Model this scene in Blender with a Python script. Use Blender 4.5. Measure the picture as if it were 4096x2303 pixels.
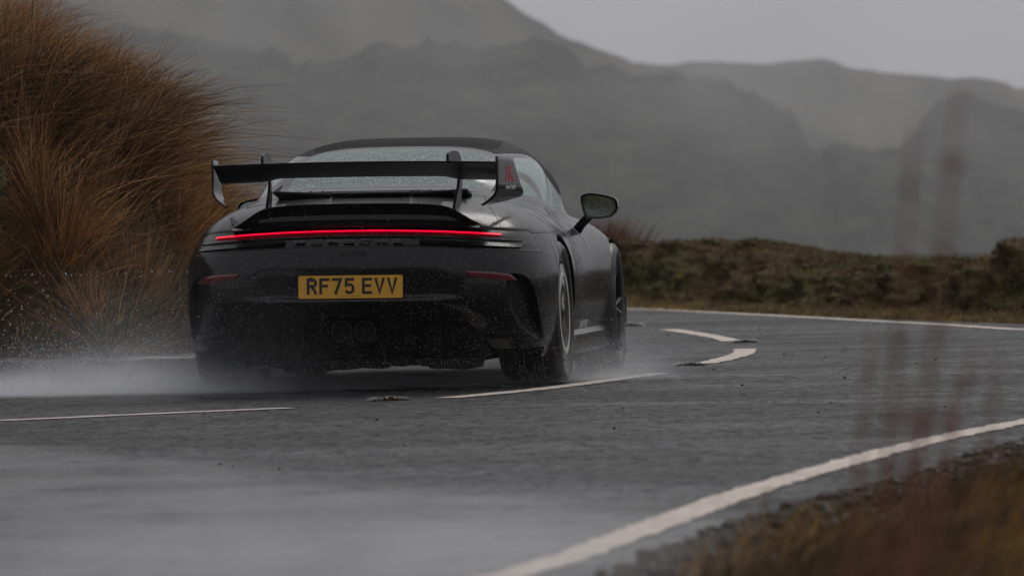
import bpy, bmesh, math, random
import numpy as np
from mathutils import Vector, Matrix
from mathutils.geometry import tessellate_polygon
random.seed(7); rng = np.random.default_rng(7)
for o in list(bpy.data.objects): bpy.data.objects.remove(o)
S = bpy.context.scene; COL = S.collection
R = math.radians
# ------------------------------------------------------------------ camera, light, exposure
cam = bpy.data.cameras.new('camera'); co = bpy.data.objects.new('camera', cam); COL.objects.link(co)
PITCH, ROLL = 0.0128, 0.02235
fw = Vector((0, math.cos(PITCH), -math.sin(PITCH))); rt0 = Vector((1, 0, 0)); up0 = rt0.cross(fw)
rt = rt0*math.cos(ROLL) - up0*math.sin(ROLL); up = up0*math.cos(ROLL) + rt0*math.sin(ROLL)
M = Matrix((rt, up, -fw)).transposed().to_4x4(); M.translation = (0, 0, .9); co.matrix_world = M
cam.sensor_width = 36; cam.lens = 229.0; cam.clip_start = .2; cam.clip_end = 12000
cam.dof.use_dof = True; cam.dof.focus_distance = 32.2; cam.dof.aperture_fstop = 5.9
S.camera = co
W = bpy.data.worlds.new('World'); S.world = W; W.use_nodes = True
nt = W.node_tree; nt.nodes.clear()
sky = nt.nodes.new('ShaderNodeTexSky'); sky.sky_type = 'NISHITA'; sky.sun_disc = False
sky.sun_elevation = R(48); sky.sun_rotation = R(20); sky.dust_density = 5; sky.ozone_density = 1
hs = nt.nodes.new('ShaderNodeHueSaturation'); hs.inputs['Saturation'].default_value = .08
mx = nt.nodes.new('ShaderNodeMixRGB'); mx.inputs[0].default_value = .8; mx.inputs[2].default_value = (6.0, 6.0, 6.35, 1)
bg = nt.nodes.new('ShaderNodeBackground'); bg.inputs[1].default_value = .08
ow = nt.nodes.new('ShaderNodeOutputWorld')
nt.links.new(sky.outputs[0], hs.inputs['Color']); nt.links.new(hs.outputs[0], mx.inputs[1])
nt.links.new(mx.outputs[0], bg.inputs[0]); nt.links.new(bg.outputs[0], ow.inputs[0])
sun = bpy.data.lights.new('sun', 'SUN'); so = bpy.data.objects.new('sun', sun); COL.objects.link(so)
sun.energy = .8; sun.angle = R(30); sun.color = (1, .97, .93)
so.rotation_euler = (R(42), 0, R(-20+180)); so.location = (0, 0, 30)
S.view_settings.view_transform = 'Standard'; S.view_settings.look = 'None'
S.view_settings.exposure = 0; S.view_settings.gamma = 1; S.view_settings.use_curve_mapping = False
S.render.engine = 'CYCLES'
S.cycles.use_denoising = True; S.cycles.volume_bounces = 3; S.cycles.max_bounces = 8
S.cycles.transparent_max_bounces = 16
S.cycles.volume_step_rate = 1; S.cycles.caustics_reflective = False; S.cycles.caustics_refractive = False

# ------------------------------------------------------------------ helpers
def tag(o, label=None, cat=None, group=None, kind=None):
    if label: o['label'] = label
    if cat: o['category'] = cat
    if group: o['group'] = group
    if kind: o['kind'] = kind
    return o
def empty(name, loc=(0, 0, 0), parent=None):
    o = bpy.data.objects.new(name, None); COL.objects.link(o); o.location = loc
    o.empty_display_size = .1
    if parent: o.parent = parent
    return o
def mk(name, v, f, m=None, parent=None, smooth=False, kind=None, normals=None, cols=None, loc=None):
    me = bpy.data.meshes.new(name)
    v = np.asarray(v, dtype=np.float32).reshape(-1, 3)
    if isinstance(f, np.ndarray):
        n, k = f.shape
        me.vertices.add(len(v)); me.vertices.foreach_set('co', v.ravel())
        me.loops.add(n*k); me.loops.foreach_set('vertex_index', f.astype(np.int32).ravel())
        me.polygons.add(n); me.polygons.foreach_set('loop_start', np.arange(0, n*k, k, dtype=np.int32))
        me.polygons.foreach_set('loop_total', np.full(n, k, dtype=np.int32))
        me.update(calc_edges=True)
    else:
        me.from_pydata(v.tolist(), [], f); me.update()
    if smooth or normals is not None:
        me.polygons.foreach_set('use_smooth', [True]*len(me.polygons))
    if normals is not None:
        me.normals_split_custom_set_from_vertices(normals.tolist())
    if cols is not None:
        a = me.color_attributes.new('col', 'FLOAT_COLOR', 'POINT')
        c = np.ones((len(v), 4), dtype=np.float32); c[:, :3] = cols; a.data.foreach_set('color', c.ravel())
    if m: me.materials.append(m)
    o = bpy.data.objects.new(name, me); COL.objects.link(o)
    if parent: o.parent = parent
    if kind: o['kind'] = kind
    if loc: o.location = loc
    return o
class MB:
    def __init__(s): s.v = []; s.f = []
    def add(s, v, f):
        b = len(s.v); s.v += [tuple(p) for p in v]; s.f += [tuple(i+b for i in q) for q in f]; return s
    def box(s, c, d, rot=None):
        v = []
        for x in (-1, 1):
            for y in (-1, 1):
                for z in (-1, 1):
                    p = Vector((x*d[0]/2, y*d[1]/2, z*d[2]/2))
                    if rot is not None: p = rot @ p
                    v.append(p+Vector(c))
        return s.add(v, [(0, 1, 3, 2), (4, 6, 7, 5), (0, 4, 5, 1), (2, 3, 7, 6), (0, 2, 6, 4), (1, 5, 7, 3)])
    def tube(s, pts, r, n=6, cap=True):
        pts = [Vector(p) for p in pts]; v = []; f = []
        for i, p in enumerate(pts):
            t = (pts[min(i+1, len(pts)-1)]-pts[max(i-1, 0)]).normalized()
            a = t.orthogonal().normalized() if i == 0 else (a - t*a.dot(t)).normalized()
            b = t.cross(a); rr = r[i] if hasattr(r, '__len__') else r
            for k in range(n):
                w = 2*math.pi*k/n; v.append(p+a*math.cos(w)*rr+b*math.sin(w)*rr)
        for i in range(len(pts)-1):
            for k in range(n):
                f.append((i*n+k, i*n+(k+1) % n, (i+1)*n+(k+1) % n, (i+1)*n+k))
        if cap: f += [tuple(range(n))[::-1], tuple(range((len(pts)-1)*n, len(pts)*n))]
        return s.add(v, f)
    def lathe(s, prof, n=48, close=False, c=(0, 0, 0)):   # axis x ; prof of (x, r)
        v = []; f = []; m = len(prof)
        for k in range(n):
            w = 2*math.pi*k/n
            for x, r in prof: v.append((c[0]+x, c[1]+r*math.cos(w), c[2]+r*math.sin(w)))
        for k in range(n):
            k2 = (k+1) % n
            for i in range(m if close else m-1):
                j = (i+1) % m; f.append((k*m+i, k*m+j, k2*m+j, k2*m+i))
        return s.add(v, f)
    def prism(s, poly, fn):   # polygon [(u,v)], fn(u,v,side) -> xyz for side 0/1
        n = len(poly); v = [fn(a, b, 0) for a, b in poly]+[fn(a, b, 1) for a, b in poly]
        tri = tessellate_polygon([[Vector((a, b, 0)) for a, b in poly]])
        f = [tuple(t) for t in tri]+[tuple(i+n for i in t)[::-1] for t in tri]
        f += [(i, i+n, (i+1) % n+n, (i+1) % n) for i in range(n)]
        return s.add(v, f)
    def build(s, name, m, parent=None, smooth=False, kind=None, bevel=0, auto=None):
        o = mk(name, s.v, s.f, m, parent, smooth, kind)
        bm = bmesh.new(); bm.from_mesh(o.data); bmesh.ops.recalc_face_normals(bm, faces=bm.faces); bm.to_mesh(o.data); bm.free()
        if bevel:
            b = o.modifiers.new('bevel', 'BEVEL'); b.width = bevel; b.segments = 2; b.limit_method = 'ANGLE'; b.angle_limit = R(35)
        if auto:
            o.data.polygons.foreach_set('use_smooth', [True]*len(o.data.polygons)); o.data.set_sharp_from_angle(angle=R(auto))
        return o
def catmull(pts, n=8, closed=False):
    P = [np.array(p, float) for p in pts]; out = []; L = len(P)
    for i in range(L if closed else L-1):
        if closed: a, b, c, d = P[i-1], P[i], P[(i+1) % L], P[(i+2) % L]
        else: a, b, c, d = P[max(i-1, 0)], P[i], P[i+1], P[min(i+2, L-1)]
        for k in range(n):
            t = k/n
            out.append(.5*((2*b)+(-a+c)*t+(2*a-5*b+4*c-d)*t*t+(-a+3*b-3*c+d)*t**3))
    if not closed: out.append(P[-1])
    return [tuple(p) for p in out]
def sstep(a, b, x):
    t = np.clip((x-a)/(b-a), 0, 1); return t*t*(3-2*t)
def spl(xs, ys):   # smooth interpolation (monotone-ish cubic) through table
    xs = np.array(xs, float); ys = np.array(ys, float)
    d = np.diff(ys)/np.diff(xs); m = np.zeros(len(xs)); m[1:-1] = (d[:-1]*np.diff(xs)[1:]+d[1:]*np.diff(xs)[:-1])/(np.diff(xs)[:-1]+np.diff(xs)[1:]); m[0] = d[0]; m[-1] = d[-1]
    def f(x):
        x = np.clip(x, xs[0], xs[-1]); i = np.clip(np.searchsorted(xs, x)-1, 0, len(xs)-2)
        h = xs[i+1]-xs[i]; t = (x-xs[i])/h
        return (2*t**3-3*t**2+1)*ys[i]+(t**3-2*t**2+t)*h*m[i]+(-2*t**3+3*t**2)*ys[i+1]+(t**3-t**2)*h*m[i+1]
    return f
def vnoise(p, seed=0):   # smooth value noise, p (N,3) -> (N,)
    p = np.asarray(p, float); i = np.floor(p).astype(np.int64); f = p-i; f = f*f*(3-2*f)
    def h(a):
        n = (a[:, 0]*73856093) ^ (a[:, 1]*19349663) ^ (a[:, 2]*83492791) ^ (seed*2654435761)
        n = (n ^ (n >> 13))*1274126177 & 0x7fffffff
        return (n & 0xffff)/65535.
    r = 0
    for dx in (0, 1):
        for dy in (0, 1):
            for dz in (0, 1):
                w = (f[:, 0] if dx else 1-f[:, 0])*(f[:, 1] if dy else 1-f[:, 1])*(f[:, 2] if dz else 1-f[:, 2])
                r = r + w*h(i+np.array([dx, dy, dz]))
    return r
def fbm(p, o=4, seed=0):
    r = 0; a = .5
    for k in range(o): r = r+a*(vnoise(p*2**k, seed+k)-.5); a *= .5
    return r
# ------------------------------------------------------------------ materials
def mat(name, col=(.5, .5, .5), rough=.5, metal=0, coat=0, coatr=.05, spec=.5, trans=0, emit=None, es=0, alpha=1, ior=1.5):
    m = bpy.data.materials.new(name); m.use_nodes = True; b = m.node_tree.nodes['Principled BSDF']
    b.inputs['Base Color'].default_value = (*col, 1); b.inputs['Roughness'].default_value = rough
    b.inputs['Metallic'].default_value = metal; b.inputs['Coat Weight'].default_value = coat; b.inputs['Coat Roughness'].default_value = coatr
    b.inputs['Specular IOR Level'].default_value = spec; b.inputs['Transmission Weight'].default_value = trans; b.inputs['IOR'].default_value = ior
    b.inputs['Alpha'].default_value = alpha
    if emit: b.inputs['Emission Color'].default_value = (*emit, 1); b.inputs['Emission Strength'].default_value = es
    return m
def bsdf(m): return m.node_tree.nodes['Principled BSDF']
def N(m, t, **k):
    n = m.node_tree.nodes.new(t)
    for a, b in k.items():
        if a in n.inputs: n.inputs[a].default_value = b
        else: setattr(n, a, b)
    return n
def L(m, a, b): m.node_tree.links.new(a, b)
def noise(m, scale, detail=4, rough=.5, vec=None, dist=0):
    n = N(m, 'ShaderNodeTexNoise'); n.inputs['Scale'].default_value = scale; n.inputs['Detail'].default_value = detail
    n.inputs['Roughness'].default_value = rough; n.inputs['Distortion'].default_value = dist
    if vec is not None: L(m, vec, n.inputs['Vector'])
    return n.outputs['Fac']
def ramp(m, fac, stops):
    r = N(m, 'ShaderNodeValToRGB'); e = r.color_ramp.elements
    while len(e) < len(stops): e.new(.5)
    for i, (p, c) in enumerate(stops): e[i].position = p; e[i].color = (*c, 1) if hasattr(c, '__len__') else (c, c, c, 1)
    L(m, fac, r.inputs[0]); return r.outputs[0]
def math_(m, op, a, b=None, clamp=False):
    n = N(m, 'ShaderNodeMath'); n.operation = op; n.use_clamp = clamp
    for i, x in enumerate((a, b)):
        if x is None: continue
        if isinstance(x, (int, float)): n.inputs[i].default_value = x
        else: L(m, x, n.inputs[i])
    return n.outputs[0]
def bump(m, h, strength=.3, dist=.01, extra=None):
    b = N(m, 'ShaderNodeBump'); b.inputs['Strength'].default_value = strength; b.inputs['Distance'].default_value = dist
    L(m, h, b.inputs['Height'])
    if extra: L(m, extra, b.inputs['Normal'])
    return b.outputs[0]
def objco(m, scale=None):
    t = N(m, 'ShaderNodeTexCoord').outputs['Object']
    if scale:
        mp = N(m, 'ShaderNodeMapping'); mp.inputs['Scale'].default_value = scale; L(m, t, mp.inputs[0]); return mp.outputs[0]
    return t
def wet(m, strength=.25, scale=90):      # rain beads standing on a surface
    c = objco(m); v = N(m, 'ShaderNodeTexVoronoi'); v.inputs['Scale'].default_value = scale; L(m, c, v.inputs['Vector'])
    d = ramp(m, v.outputs['Distance'], [(0, 1.), (.35, .5), (.5, 0.)])
    n = noise(m, scale*.35, 3, .6, c); k = math_(m, 'MULTIPLY', d, ramp(m, n, [(.42, 0.), (.6, 1.)]))
    f = math_(m, 'ADD', k, math_(m, 'MULTIPLY', noise(m, scale*1.6, 2, .5, c), .5))
    nb = bump(m, f, strength, .004); L(m, nb, bsdf(m).inputs['Normal'])
    L(m, nb, bsdf(m).inputs['Coat Normal'])
    return k
M_paint = mat('wet_black_paint', (.0035, .0035, .0045), .5, 0, .55, .025, spec=.08)
bsdf(M_paint).inputs['Coat IOR'].default_value = 1.58
M_roof = mat('carbon_roof', (.011, .011, .012), .65, 0, .0, .15, spec=.05)
wet(M_paint, .16, 85); wet(M_roof, .3, 85)
M_pillar = mat('dimmed_black_paint', (.010, .010, .011), .6, 0, .05, .08, spec=.06); wet(M_pillar, .3, 85)  # second copy of the body paint, its sky sheen toned down for the cabin
M_gloss = mat('gloss_black', (.004, .004, .0045), .2, 0, .15, .08, spec=.3); wet(M_gloss, .12, 80)
M_plast = mat('black_plastic', (.006, .006, .007), .5, spec=.2); wet(M_plast, .15, 80)
M_carbon = mat('wing_black', (.0035, .0035, .004), .35, 0, .05, .15, spec=.2); wet(M_carbon, .2, 70)
M_dark = mat('interior_dark', (.01, .01, .011), .8)
M_tyre = mat('tyre_rubber', (.014, .014, .015), .55)
def tyre_tex():
    m = M_tyre; c = objco(m); L(m, bump(m, noise(m, 60, 4, .6, c), .2, .003), bsdf(m).inputs['Normal'])
    L(m, ramp(m, noise(m, 9, 3, .6, c), [(.3, .25), (.7, .6)]), bsdf(m).inputs['Roughness'])
tyre_tex()
M_rim = mat('satin_black_rim', (.022, .022, .024), .35, .6)
M_ring = mat('pale_ring_print', (.62, .63, .57), .4)
M_disc = mat('brake_disc_steel', (.2, .2, .21), .35, .9)
M_red = mat('red_reflector', (.11, .006, .012), .25, coat=.6)
M_lamp = mat('tail_light_glow', (.4, .0, .01), .3, emit=(1, .002, .035), es=1.1)
M_plate = mat('plate_yellow', (.72, .38, .03), .45)
L(M_plate, ramp(M_plate, noise(M_plate, 40, 4, .7, objco(M_plate)), [(.2, (.66, .33, .02)), (.8, (.80, .43, .045))]), bsdf(M_plate).inputs['Base Color'])
M_char = mat('plate_character_black', (.012, .012, .013), .6)
M_silver = mat('silver_lettering', (.75, .75, .76), .5)
M_badge = mat('badge_black', (.03, .03, .032), .22, .5, .5)
M_logo = mat('red_decal', (.5, .03, .03), .5)
M_pipe = mat('exhaust_steel', (.07, .07, .07), .35, 1)
M_mirror = mat('mirror_glass', (.42, .5, .48), .07, 1)
wet(M_mirror, .1, 70)
def glassmat(name, tint, tr, rough, bs=.7):
    m = bpy.data.materials.new(name); m.use_nodes = True; t = m.node_tree; t.nodes.clear()
    o = N(m, 'ShaderNodeOutputMaterial'); a = N(m, 'ShaderNodeBsdfTransparent'); a.inputs[0].default_value = (*tint, 1)
    d = N(m, 'ShaderNodeBsdfTranslucent'); d.inputs[0].default_value = (.62, .72, .70, 1)
    df = N(m, 'ShaderNodeBsdfDiffuse'); df.inputs[0].default_value = (.55, .72, .68, 1)
    g = N(m, 'ShaderNodeBsdfGlossy'); g.inputs['Roughness'].default_value = rough; g.inputs[0].default_value = (.93, 1, .98, 1)
    c = objco(m); v = N(m, 'ShaderNodeTexVoronoi'); v.inputs['Scale'].default_value = 75; L(m, c, v.inputs['Vector'])
    drop = ramp(m, v.outputs['Distance'], [(0, 1.), (.3, .6), (.42, 0.)])
    sp = ramp(m, noise(m, 22, 4, .6, c), [(.45, 0.), (.62, 1.)])
    drop = math_(m, 'MULTIPLY', drop, sp)
    nb = bump(m, drop, bs, .006); L(m, nb, g.inputs['Normal'])
    m1 = N(m, 'ShaderNodeMixShader'); m2 = N(m, 'ShaderNodeMixShader'); m3 = N(m, 'ShaderNodeMixShader')
    L(m, d.outputs[0], m1.inputs[1]); L(m, df.outputs[0], m1.inputs[2]); m1.inputs[0].default_value = .5
    L(m, a.outputs[0], m2.inputs[1]); L(m, m1.outputs[0], m2.inputs[2])
    L(m, math_(m, 'ADD', math_(m, 'MULTIPLY', drop, .45), tr, True), m2.inputs[0])
    fr = N(m, 'ShaderNodeFresnel'); fr.inputs[0].default_value = 1.5; L(m, nb, fr.inputs['Normal'])
    L(m, fr.outputs[0], m3.inputs[0]); L(m, m2.outputs[0], m3.inputs[1]); L(m, g.outputs[0], m3.inputs[2])
    L(m, m3.outputs[0], o.inputs[0]); return m
M_glass = glassmat('wet_tinted_glass', (.62, .80, .76), .26, .06)
M_sideglass = glassmat('wet_side_glass', (.75, .85, .82), .62, .1, .35)

# ------------------------------------------------------------------ car implicit surface  (x right, y forward, z up; origin: ground under rear axle)
zt = spl([-1.2, -.9, -.5, 0, .5, 1, 1.5, 2, 2.46, 2.9, 3.3, 3.6], [.925, .935, .955, .972, .955, .925, .905, .895, .875, .82, .70, .58])
hw = spl([-1.2, -.5, 0, .35, .8, 1.2, 1.6, 2.0, 2.46, 2.9, 3.3, 3.6], [.92, .928, .929, .92, .89, .875, .875, .895, .918, .90, .86, .8])
zr = spl([-.7, -.45, -.25, -.08, .05, .3, .55, .75, .9, 1.15, 1.4, 1.6, 1.8, 2.0, 2.2, 2.4], [.86, .90, .935, .965, .995, 1.078, 1.155, 1.205, 1.235, 1.256, 1.256, 1.232, 1.17, 1.075, .97, .87])
cw = spl([-.7, -.3, 0, .3, .6, .9, 1.2, 1.5, 1.9, 2.2, 2.5], [.5, .58, .65, .70, .722, .712, .690, .668, .685, .65, .58])
def F(x, y, z):
    ax = np.abs(x)
    zz = np.maximum(z-.5, 0)/(zt(y)-.5); zl = np.maximum(.5-z, 0)/.47
    yr = np.maximum(-y, 0)/1.12; yf = np.maximum(y-2.1, 0)/1.37
    g = (ax/hw(y))**3.8+yr**3.4+yf**2.8+zz**2.7+.5*zl**2.5
    d1 = (np.maximum(g, 1e-9)**(1/3.)-1)*.55
    zc = np.maximum(z-.85, 0)/np.maximum(zr(y)-.85, .015)
    g2 = (ax/cw(y))**4+zc**3+(np.maximum(-y, 0)/.80)**4+(np.maximum(y-1.2, 0)/1.35)**6
    d2 = (np.maximum(g2, 1e-9)**(1/3.)-1)*.45
    k = .07; h = np.clip(.5+.5*(d2-d1)/k, 0, 1)
    return d2*(1-h)+d1*h-k*h*(1-h)
def solve(o, d, lo, hi, it=26):
    lo = np.full(len(o), lo, float) if np.isscalar(lo) else lo; hi = np.full(len(o), hi, float) if np.isscalar(hi) else hi
    for _ in range(it):
        mid = (lo+hi)/2; p = o+d*mid[:, None]; ins = F(p[:, 0], p[:, 1], p[:, 2]) < 0
        lo = np.where(ins, mid, lo); hi = np.where(ins, hi, mid)
    return o+d*((lo+hi)/2)[:, None]
def onbody(pts, axis, off=0.):      # project points along axis ('rear','right','left','top') onto the body skin
    p = np.array(pts, float); d = np.zeros_like(p); o = p.copy()
    if axis == 'rear': d[:, 1] = -1; o[:, 1] = 0
    if axis == 'right': d[:, 0] = 1; o[:, 0] = .2
    if axis == 'left': d[:, 0] = -1; o[:, 0] = -.2
    if axis == 'top': d[:, 2] = 1; o[:, 2] = .6
    return solve(o, d, 0., 1.5)+d*off
def fascia_disp(v):     # sculpted features of the rear face
    x, y, z = v[:, 0], v[:, 1], v[:, 2]; ax = np.abs(x); rear = sstep(-.35, -.6, y)
    dip = .0
    drop = .028*(ax/.72)**2.2
    zb = z+drop
    groove = (sstep(.818, .810, zb)*sstep(.752, .760, zb))*.016
    groove = groove+(sstep(.756, .750, zb)*sstep(.716, .722, zb))*.009
    rec = sstep(.455, .475, z)*sstep(.70, .50, z)*sstep(.56, .40, ax)*.016
    low = sstep(.45, .30, z)*.035*sstep(.8, .6, ax)
    led = np.exp(-((z-.445)/.012)**2)*sstep(.45, .38, ax)*.010
    ledge2 = np.exp(-((z-.275)/.02)**2)*sstep(.66, .72, ax)*.012
    dy = rear*(groove+rec+low-led-ledge2)
    out = v.copy(); out[:, 1] += dy
    return out
def body_grid():
    nth = 440; th = np.linspace(0, 2*np.pi, nth, endpoint=False)
    y0, y1 = -.35, 2.75
    ys = np.linspace(y0, y1, 215)
    O = []; D = []
    capn = 95
    for i in range(1, capn):      # rear cap
        a = (1-(i/capn))*np.pi/2
        O.append(np.tile([0, y0, .5], (nth, 1))); D.append(np.stack([np.cos(a)*np.sin(th), np.full(nth, -np.sin(a)), np.cos(a)*np.cos(th)], 1))
    for y in ys:
        O.append(np.tile([0, y, .5], (nth, 1))); D.append(np.stack([np.sin(th), np.zeros(nth), np.cos(th)], 1))
    for i in range(1, 26):
        a = (i/26)*np.pi/2
        O.append(np.tile([0, y1, .5], (nth, 1))); D.append(np.stack([np.cos(a)*np.sin(th), np.full(nth, np.sin(a)), np.cos(a)*np.cos(th)], 1))
    m = len(O); v = solve(np.concatenate(O), np.concatenate(D), 0., 1.7)
    v = np.concatenate([v, solve(np.array([[0, y0, .5], [0, y1, .5]]), np.array([[0, -1., 0], [0, 1., 0]]), 0., 1.7)])
    v = fascia_disp(v)
    i = np.arange(m-1)[:, None]*nth; k = np.arange(nth)[None, :]; k2 = (k+1) % nth
    a = (i+k).ravel(); b = (i+k2).ravel(); c = (i+nth+k2).ravel(); d = (i+nth+k).ravel()
    t = np.concatenate([np.stack([a, b, c], 1), np.stack([a, c, d], 1)])
    kk = np.arange(nth); p0 = m*nth
    t = np.concatenate([t, np.stack([np.full(nth, p0), (kk+1) % nth, kk], 1), np.stack([np.full(nth, p0+1), (m-1)*nth+kk, (m-1)*nth+(kk+1) % nth], 1)])
    # orientation and smooth normals
    n = np.cross(v[t[:, 1]]-v[t[:, 0]], v[t[:, 2]]-v[t[:, 0]])
    if (n*(v[t[:, 0]]-np.array([0, 1.2, .5]))).sum() < 0: t = t[:, ::-1].copy(); n = -n
    vn = np.zeros_like(v)
    for j in range(3): np.add.at(vn, t[:, j], n)
    vn /= np.linalg.norm(vn, axis=1)[:, None]+1e-12
    return v, vn, t
def clip(mesh, s):          # keep the part where s >= 0 ; also return the rest
    v, n, t = mesh
    def side(sg):
        ss = s*sg; pos = ss[t] >= 0; c = pos.sum(1)
        keep = t[c == 3]; V2 = [v]; N2 = [n]; base = len(v); T = [keep]
        def cut(A, B):
            nonlocal base
            key = np.sort(np.stack([A, B], 1), 1); u, inv = np.unique(key, axis=0, return_inverse=True); inv = inv.ravel()
            a, b = ss[u[:, 0]], ss[u[:, 1]]; w = (a/(a-b))[:, None]
            V2.append(v[u[:, 0]]*(1-w)+v[u[:, 1]]*w); N2.append(n[u[:, 0]]*(1-w)+n[u[:, 1]]*w)
            r = inv+base; base += len(u); return r
        q = t[c == 1]; p = pos[c == 1]
        if len(q):
            i = p.argmax(1); r = np.arange(len(q)); A = q[r, i]; B = q[r, (i+1) % 3]; C = q[r, (i+2) % 3]
            ab = cut(np.concatenate([A, A]), np.concatenate([B, C])); T.append(np.stack([A, ab[:len(A)], ab[len(A):]], 1))
        q = t[c == 2]; p = pos[c == 2]
        if len(q):
            i = (~p).argmax(1); r = np.arange(len(q)); A = q[r, i]; B = q[r, (i+1) % 3]; C = q[r, (i+2) % 3]
            ab = cut(np.concatenate([A, A]), np.concatenate([B, C])); x1 = ab[:len(A)]; x2 = ab[len(A):]
            T.append(np.stack([x1, B, C], 1)); T.append(np.stack([x1, C, x2], 1))
        V2 = np.concatenate(V2); N2 = np.concatenate(N2); T = np.concatenate(T)
        u, inv = np.unique(T, return_inverse=True)
        return V2[u], N2[u], inv.reshape(-1, 3)
    return side(1), side(-1)
def sdpoly(px, py, poly):   # signed distance, positive inside
    poly = np.array(poly); a = poly; b = np.roll(poly, -1, 0); out = np.full(len(px), 1e9); ins = np.zeros(len(px), bool)
    for (ax_, ay), (bx, by) in zip(a, b):
        ex, ey = bx-ax_, by-ay; wx, wy = px-ax_, py-ay
        t = np.clip((wx*ex+wy*ey)/(ex*ex+ey*ey+1e-15), 0, 1)
        out = np.minimum(out, (wx-ex*t)**2+(wy-ey*t)**2)
        c = ((ay > py) != (by > py)) & (px < (bx-ax_)*(py-ay)/(by-ay+1e-15)+ax_); ins ^= c
    return np.where(ins, 1, -1)*np.sqrt(out)
mirr = lambda h: h+[(-x, y) for x, y in h[::-1]]
GAP = .0028
# outlines -----------------------------------------------------------
rwin_h = catmull([(0, -.015), (.25, -.015), (.50, -.01), (.535, .02), (.545, .2), (.535, .42), (.515, .60), (.46, .70), (.32, .755), (.15, .775), (0, .78)], 6)
rwin = mirr(rwin_h)
wscr = mirr(catmull([(0, 2.10), (.3, 2.08), (.58, 1.98), (.60, 1.9), (.56, 1.65), (.50, 1.45), (.42, 1.38), (.2, 1.35), (0, 1.345)], 6))
swin = catmull([(.10, .945), (.3, .925), (.85, .895), (1.45, .870), (1.95, .852), (2.03, .862), (1.78, .955), (1.5, 1.055), (1.25, 1.125), (1.03, 1.158), (.8, 1.168), (.6, 1.158), (.42, 1.115), (.22, 1.02)], 5, True)
door = catmull([(.66, .265), (.60, .40), (.55, .60), (.60, .78), (.72, .885), (1.1, .895), (1.5, .88), (1.93, .865), (1.93, .80), (1.85, .66), (1.70, .50), (1.63, .38), (1.60, .265)], 5, True)
lid_h = catmull([(0, -.09), (.30, -.09), (.49, -.09), (.53, -.14), (.565, -.35), (.63, -.62), (.70, -.80), (.715, -.90), (.72, -1.2), (0, -1.2)], 6)
lid = mirr(lid_h)
vent_h = catmull([(.745, .565), (.80, .568), (.842, .53), (.862, .45), (.874, .30), (.868, .235), (.815, .285), (.775, .35), (.75, .42), (.742, .50)], 5, True)
body = body_grid()
def T(mesh): return mesh[0][:, 0], mesh[0][:, 1], mesh[0][:, 2]
# 1 bottom
x, y, z = T(body); ax = np.abs(x)
zbr = np.interp(ax, [0, .11, .135, .55, .645, .66], [.385, .385, .352, .350, .262, .205])
zb = np.where(y < -.5, zbr, .155)
zb = np.where(y > 3.0, .13, zb)
body, _ = clip(body, z-zb)
# 2 wheel arches
for (yc, zc, rr) in ((0, .364, .388), (2.457, .343, .368)):
    x, y, z = T(body); s = np.hypot(y-yc, z-zc)-rr; s = np.maximum(s, (.5-np.abs(x)))
    body, _ = clip(body, s)
parts = {}; GLASSY = {'rear_window', 'windscreen', 'win_r', 'win_l', 'vent_r', 'vent_l', 'cabin'}
def take(name, s):      # s>0 inside region; leaves a shut line
    global body
    parts[name], _ = clip(body, s-GAP/2 if name not in GLASSY else s)
    body, _ = clip(body, -s-GAP/2 if name not in GLASSY else -s)
x, y, z = T(body); take('rear_window', np.minimum(sdpoly(x, y, rwin), z-.9))
x, y, z = T(body); take('windscreen', np.minimum(sdpoly(x, y, wscr), z-.86))
roofp = mirr(catmull([(0, .795), (.25, .79), (.42, .76), (.47, .80), (.475, .95), (.455, 1.15), (.43, 1.32), (.2, 1.335), (0, 1.338)], 6))
x, y, z = T(body); take('roof', np.minimum(sdpoly(x, y, roofp), z-1.0))
x, y, z = T(body); take('win_r', np.minimum(sdpoly(y, z, swin), x-.3))
x, y, z = T(body); take('win_l', np.minimum(sdpoly(y, z, swin), -x-.3))
x, y, z = T(body); take('door_r', np.minimum(sdpoly(y, z, door), x-.3))
x, y, z = T(body); take('door_l', np.minimum(sdpoly(y, z, door), -x-.3))
x, y, z = T(body); take('vent_r', np.minimum(sdpoly(x, z, vent_h), -.3-y))
x, y, z = T(body); take('vent_l', np.minimum(sdpoly(-x, z, vent_h), -.3-y))
x, y, z = T(body); ax = np.abs(x); zb = z+.028*(ax/.72)**2.2
ycut = -.60
take('lamp', np.minimum(np.minimum(.814-zb, zb-.712), ycut-y))
x, y, z = T(body); ax = np.abs(x); zb = z+.028*(ax/.72)**2.2
s = np.minimum(np.maximum(.722-zb, np.minimum(y+.605, .765-z)), -.02-y)
take('bumper', s)
x, y, z = T(body); take('cabin', np.minimum(z-.99+.03*np.abs(y-.6), .72-np.abs(x)))
x, y, z = T(body); take('lid', np.minimum(sdpoly(x, y, lid), z-.6))

# ------------------------------------------------------------------ car root
CAR = empty('sports_car', (-.645, 32.71718, 0))
CAR.rotation_euler = (0, .0083, -.128)
tag(CAR, 'black sports car with tall rear wing and glowing red light bar on the wet bend', 'car')
def skin(name, key, m, off=0, parent=CAR):
    v, n, t = parts[key] if isinstance(key, str) else key
    nn = n/np.linalg.norm(n, axis=1)[:, None]
    return mk(name, v+nn*off, t, m, parent, normals=nn)
skin('body', body, M_paint); skin('cabin_pillars', 'cabin', M_pillar); skin('roof_panel', 'roof', M_roof)
skin('door', 'door_r', M_paint); skin('door', 'door_l', M_paint)
skin('rear_bumper', 'bumper', M_paint)
skin('engine_lid', 'lid', M_paint)
skin('light_housing', 'lamp', M_gloss)
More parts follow.
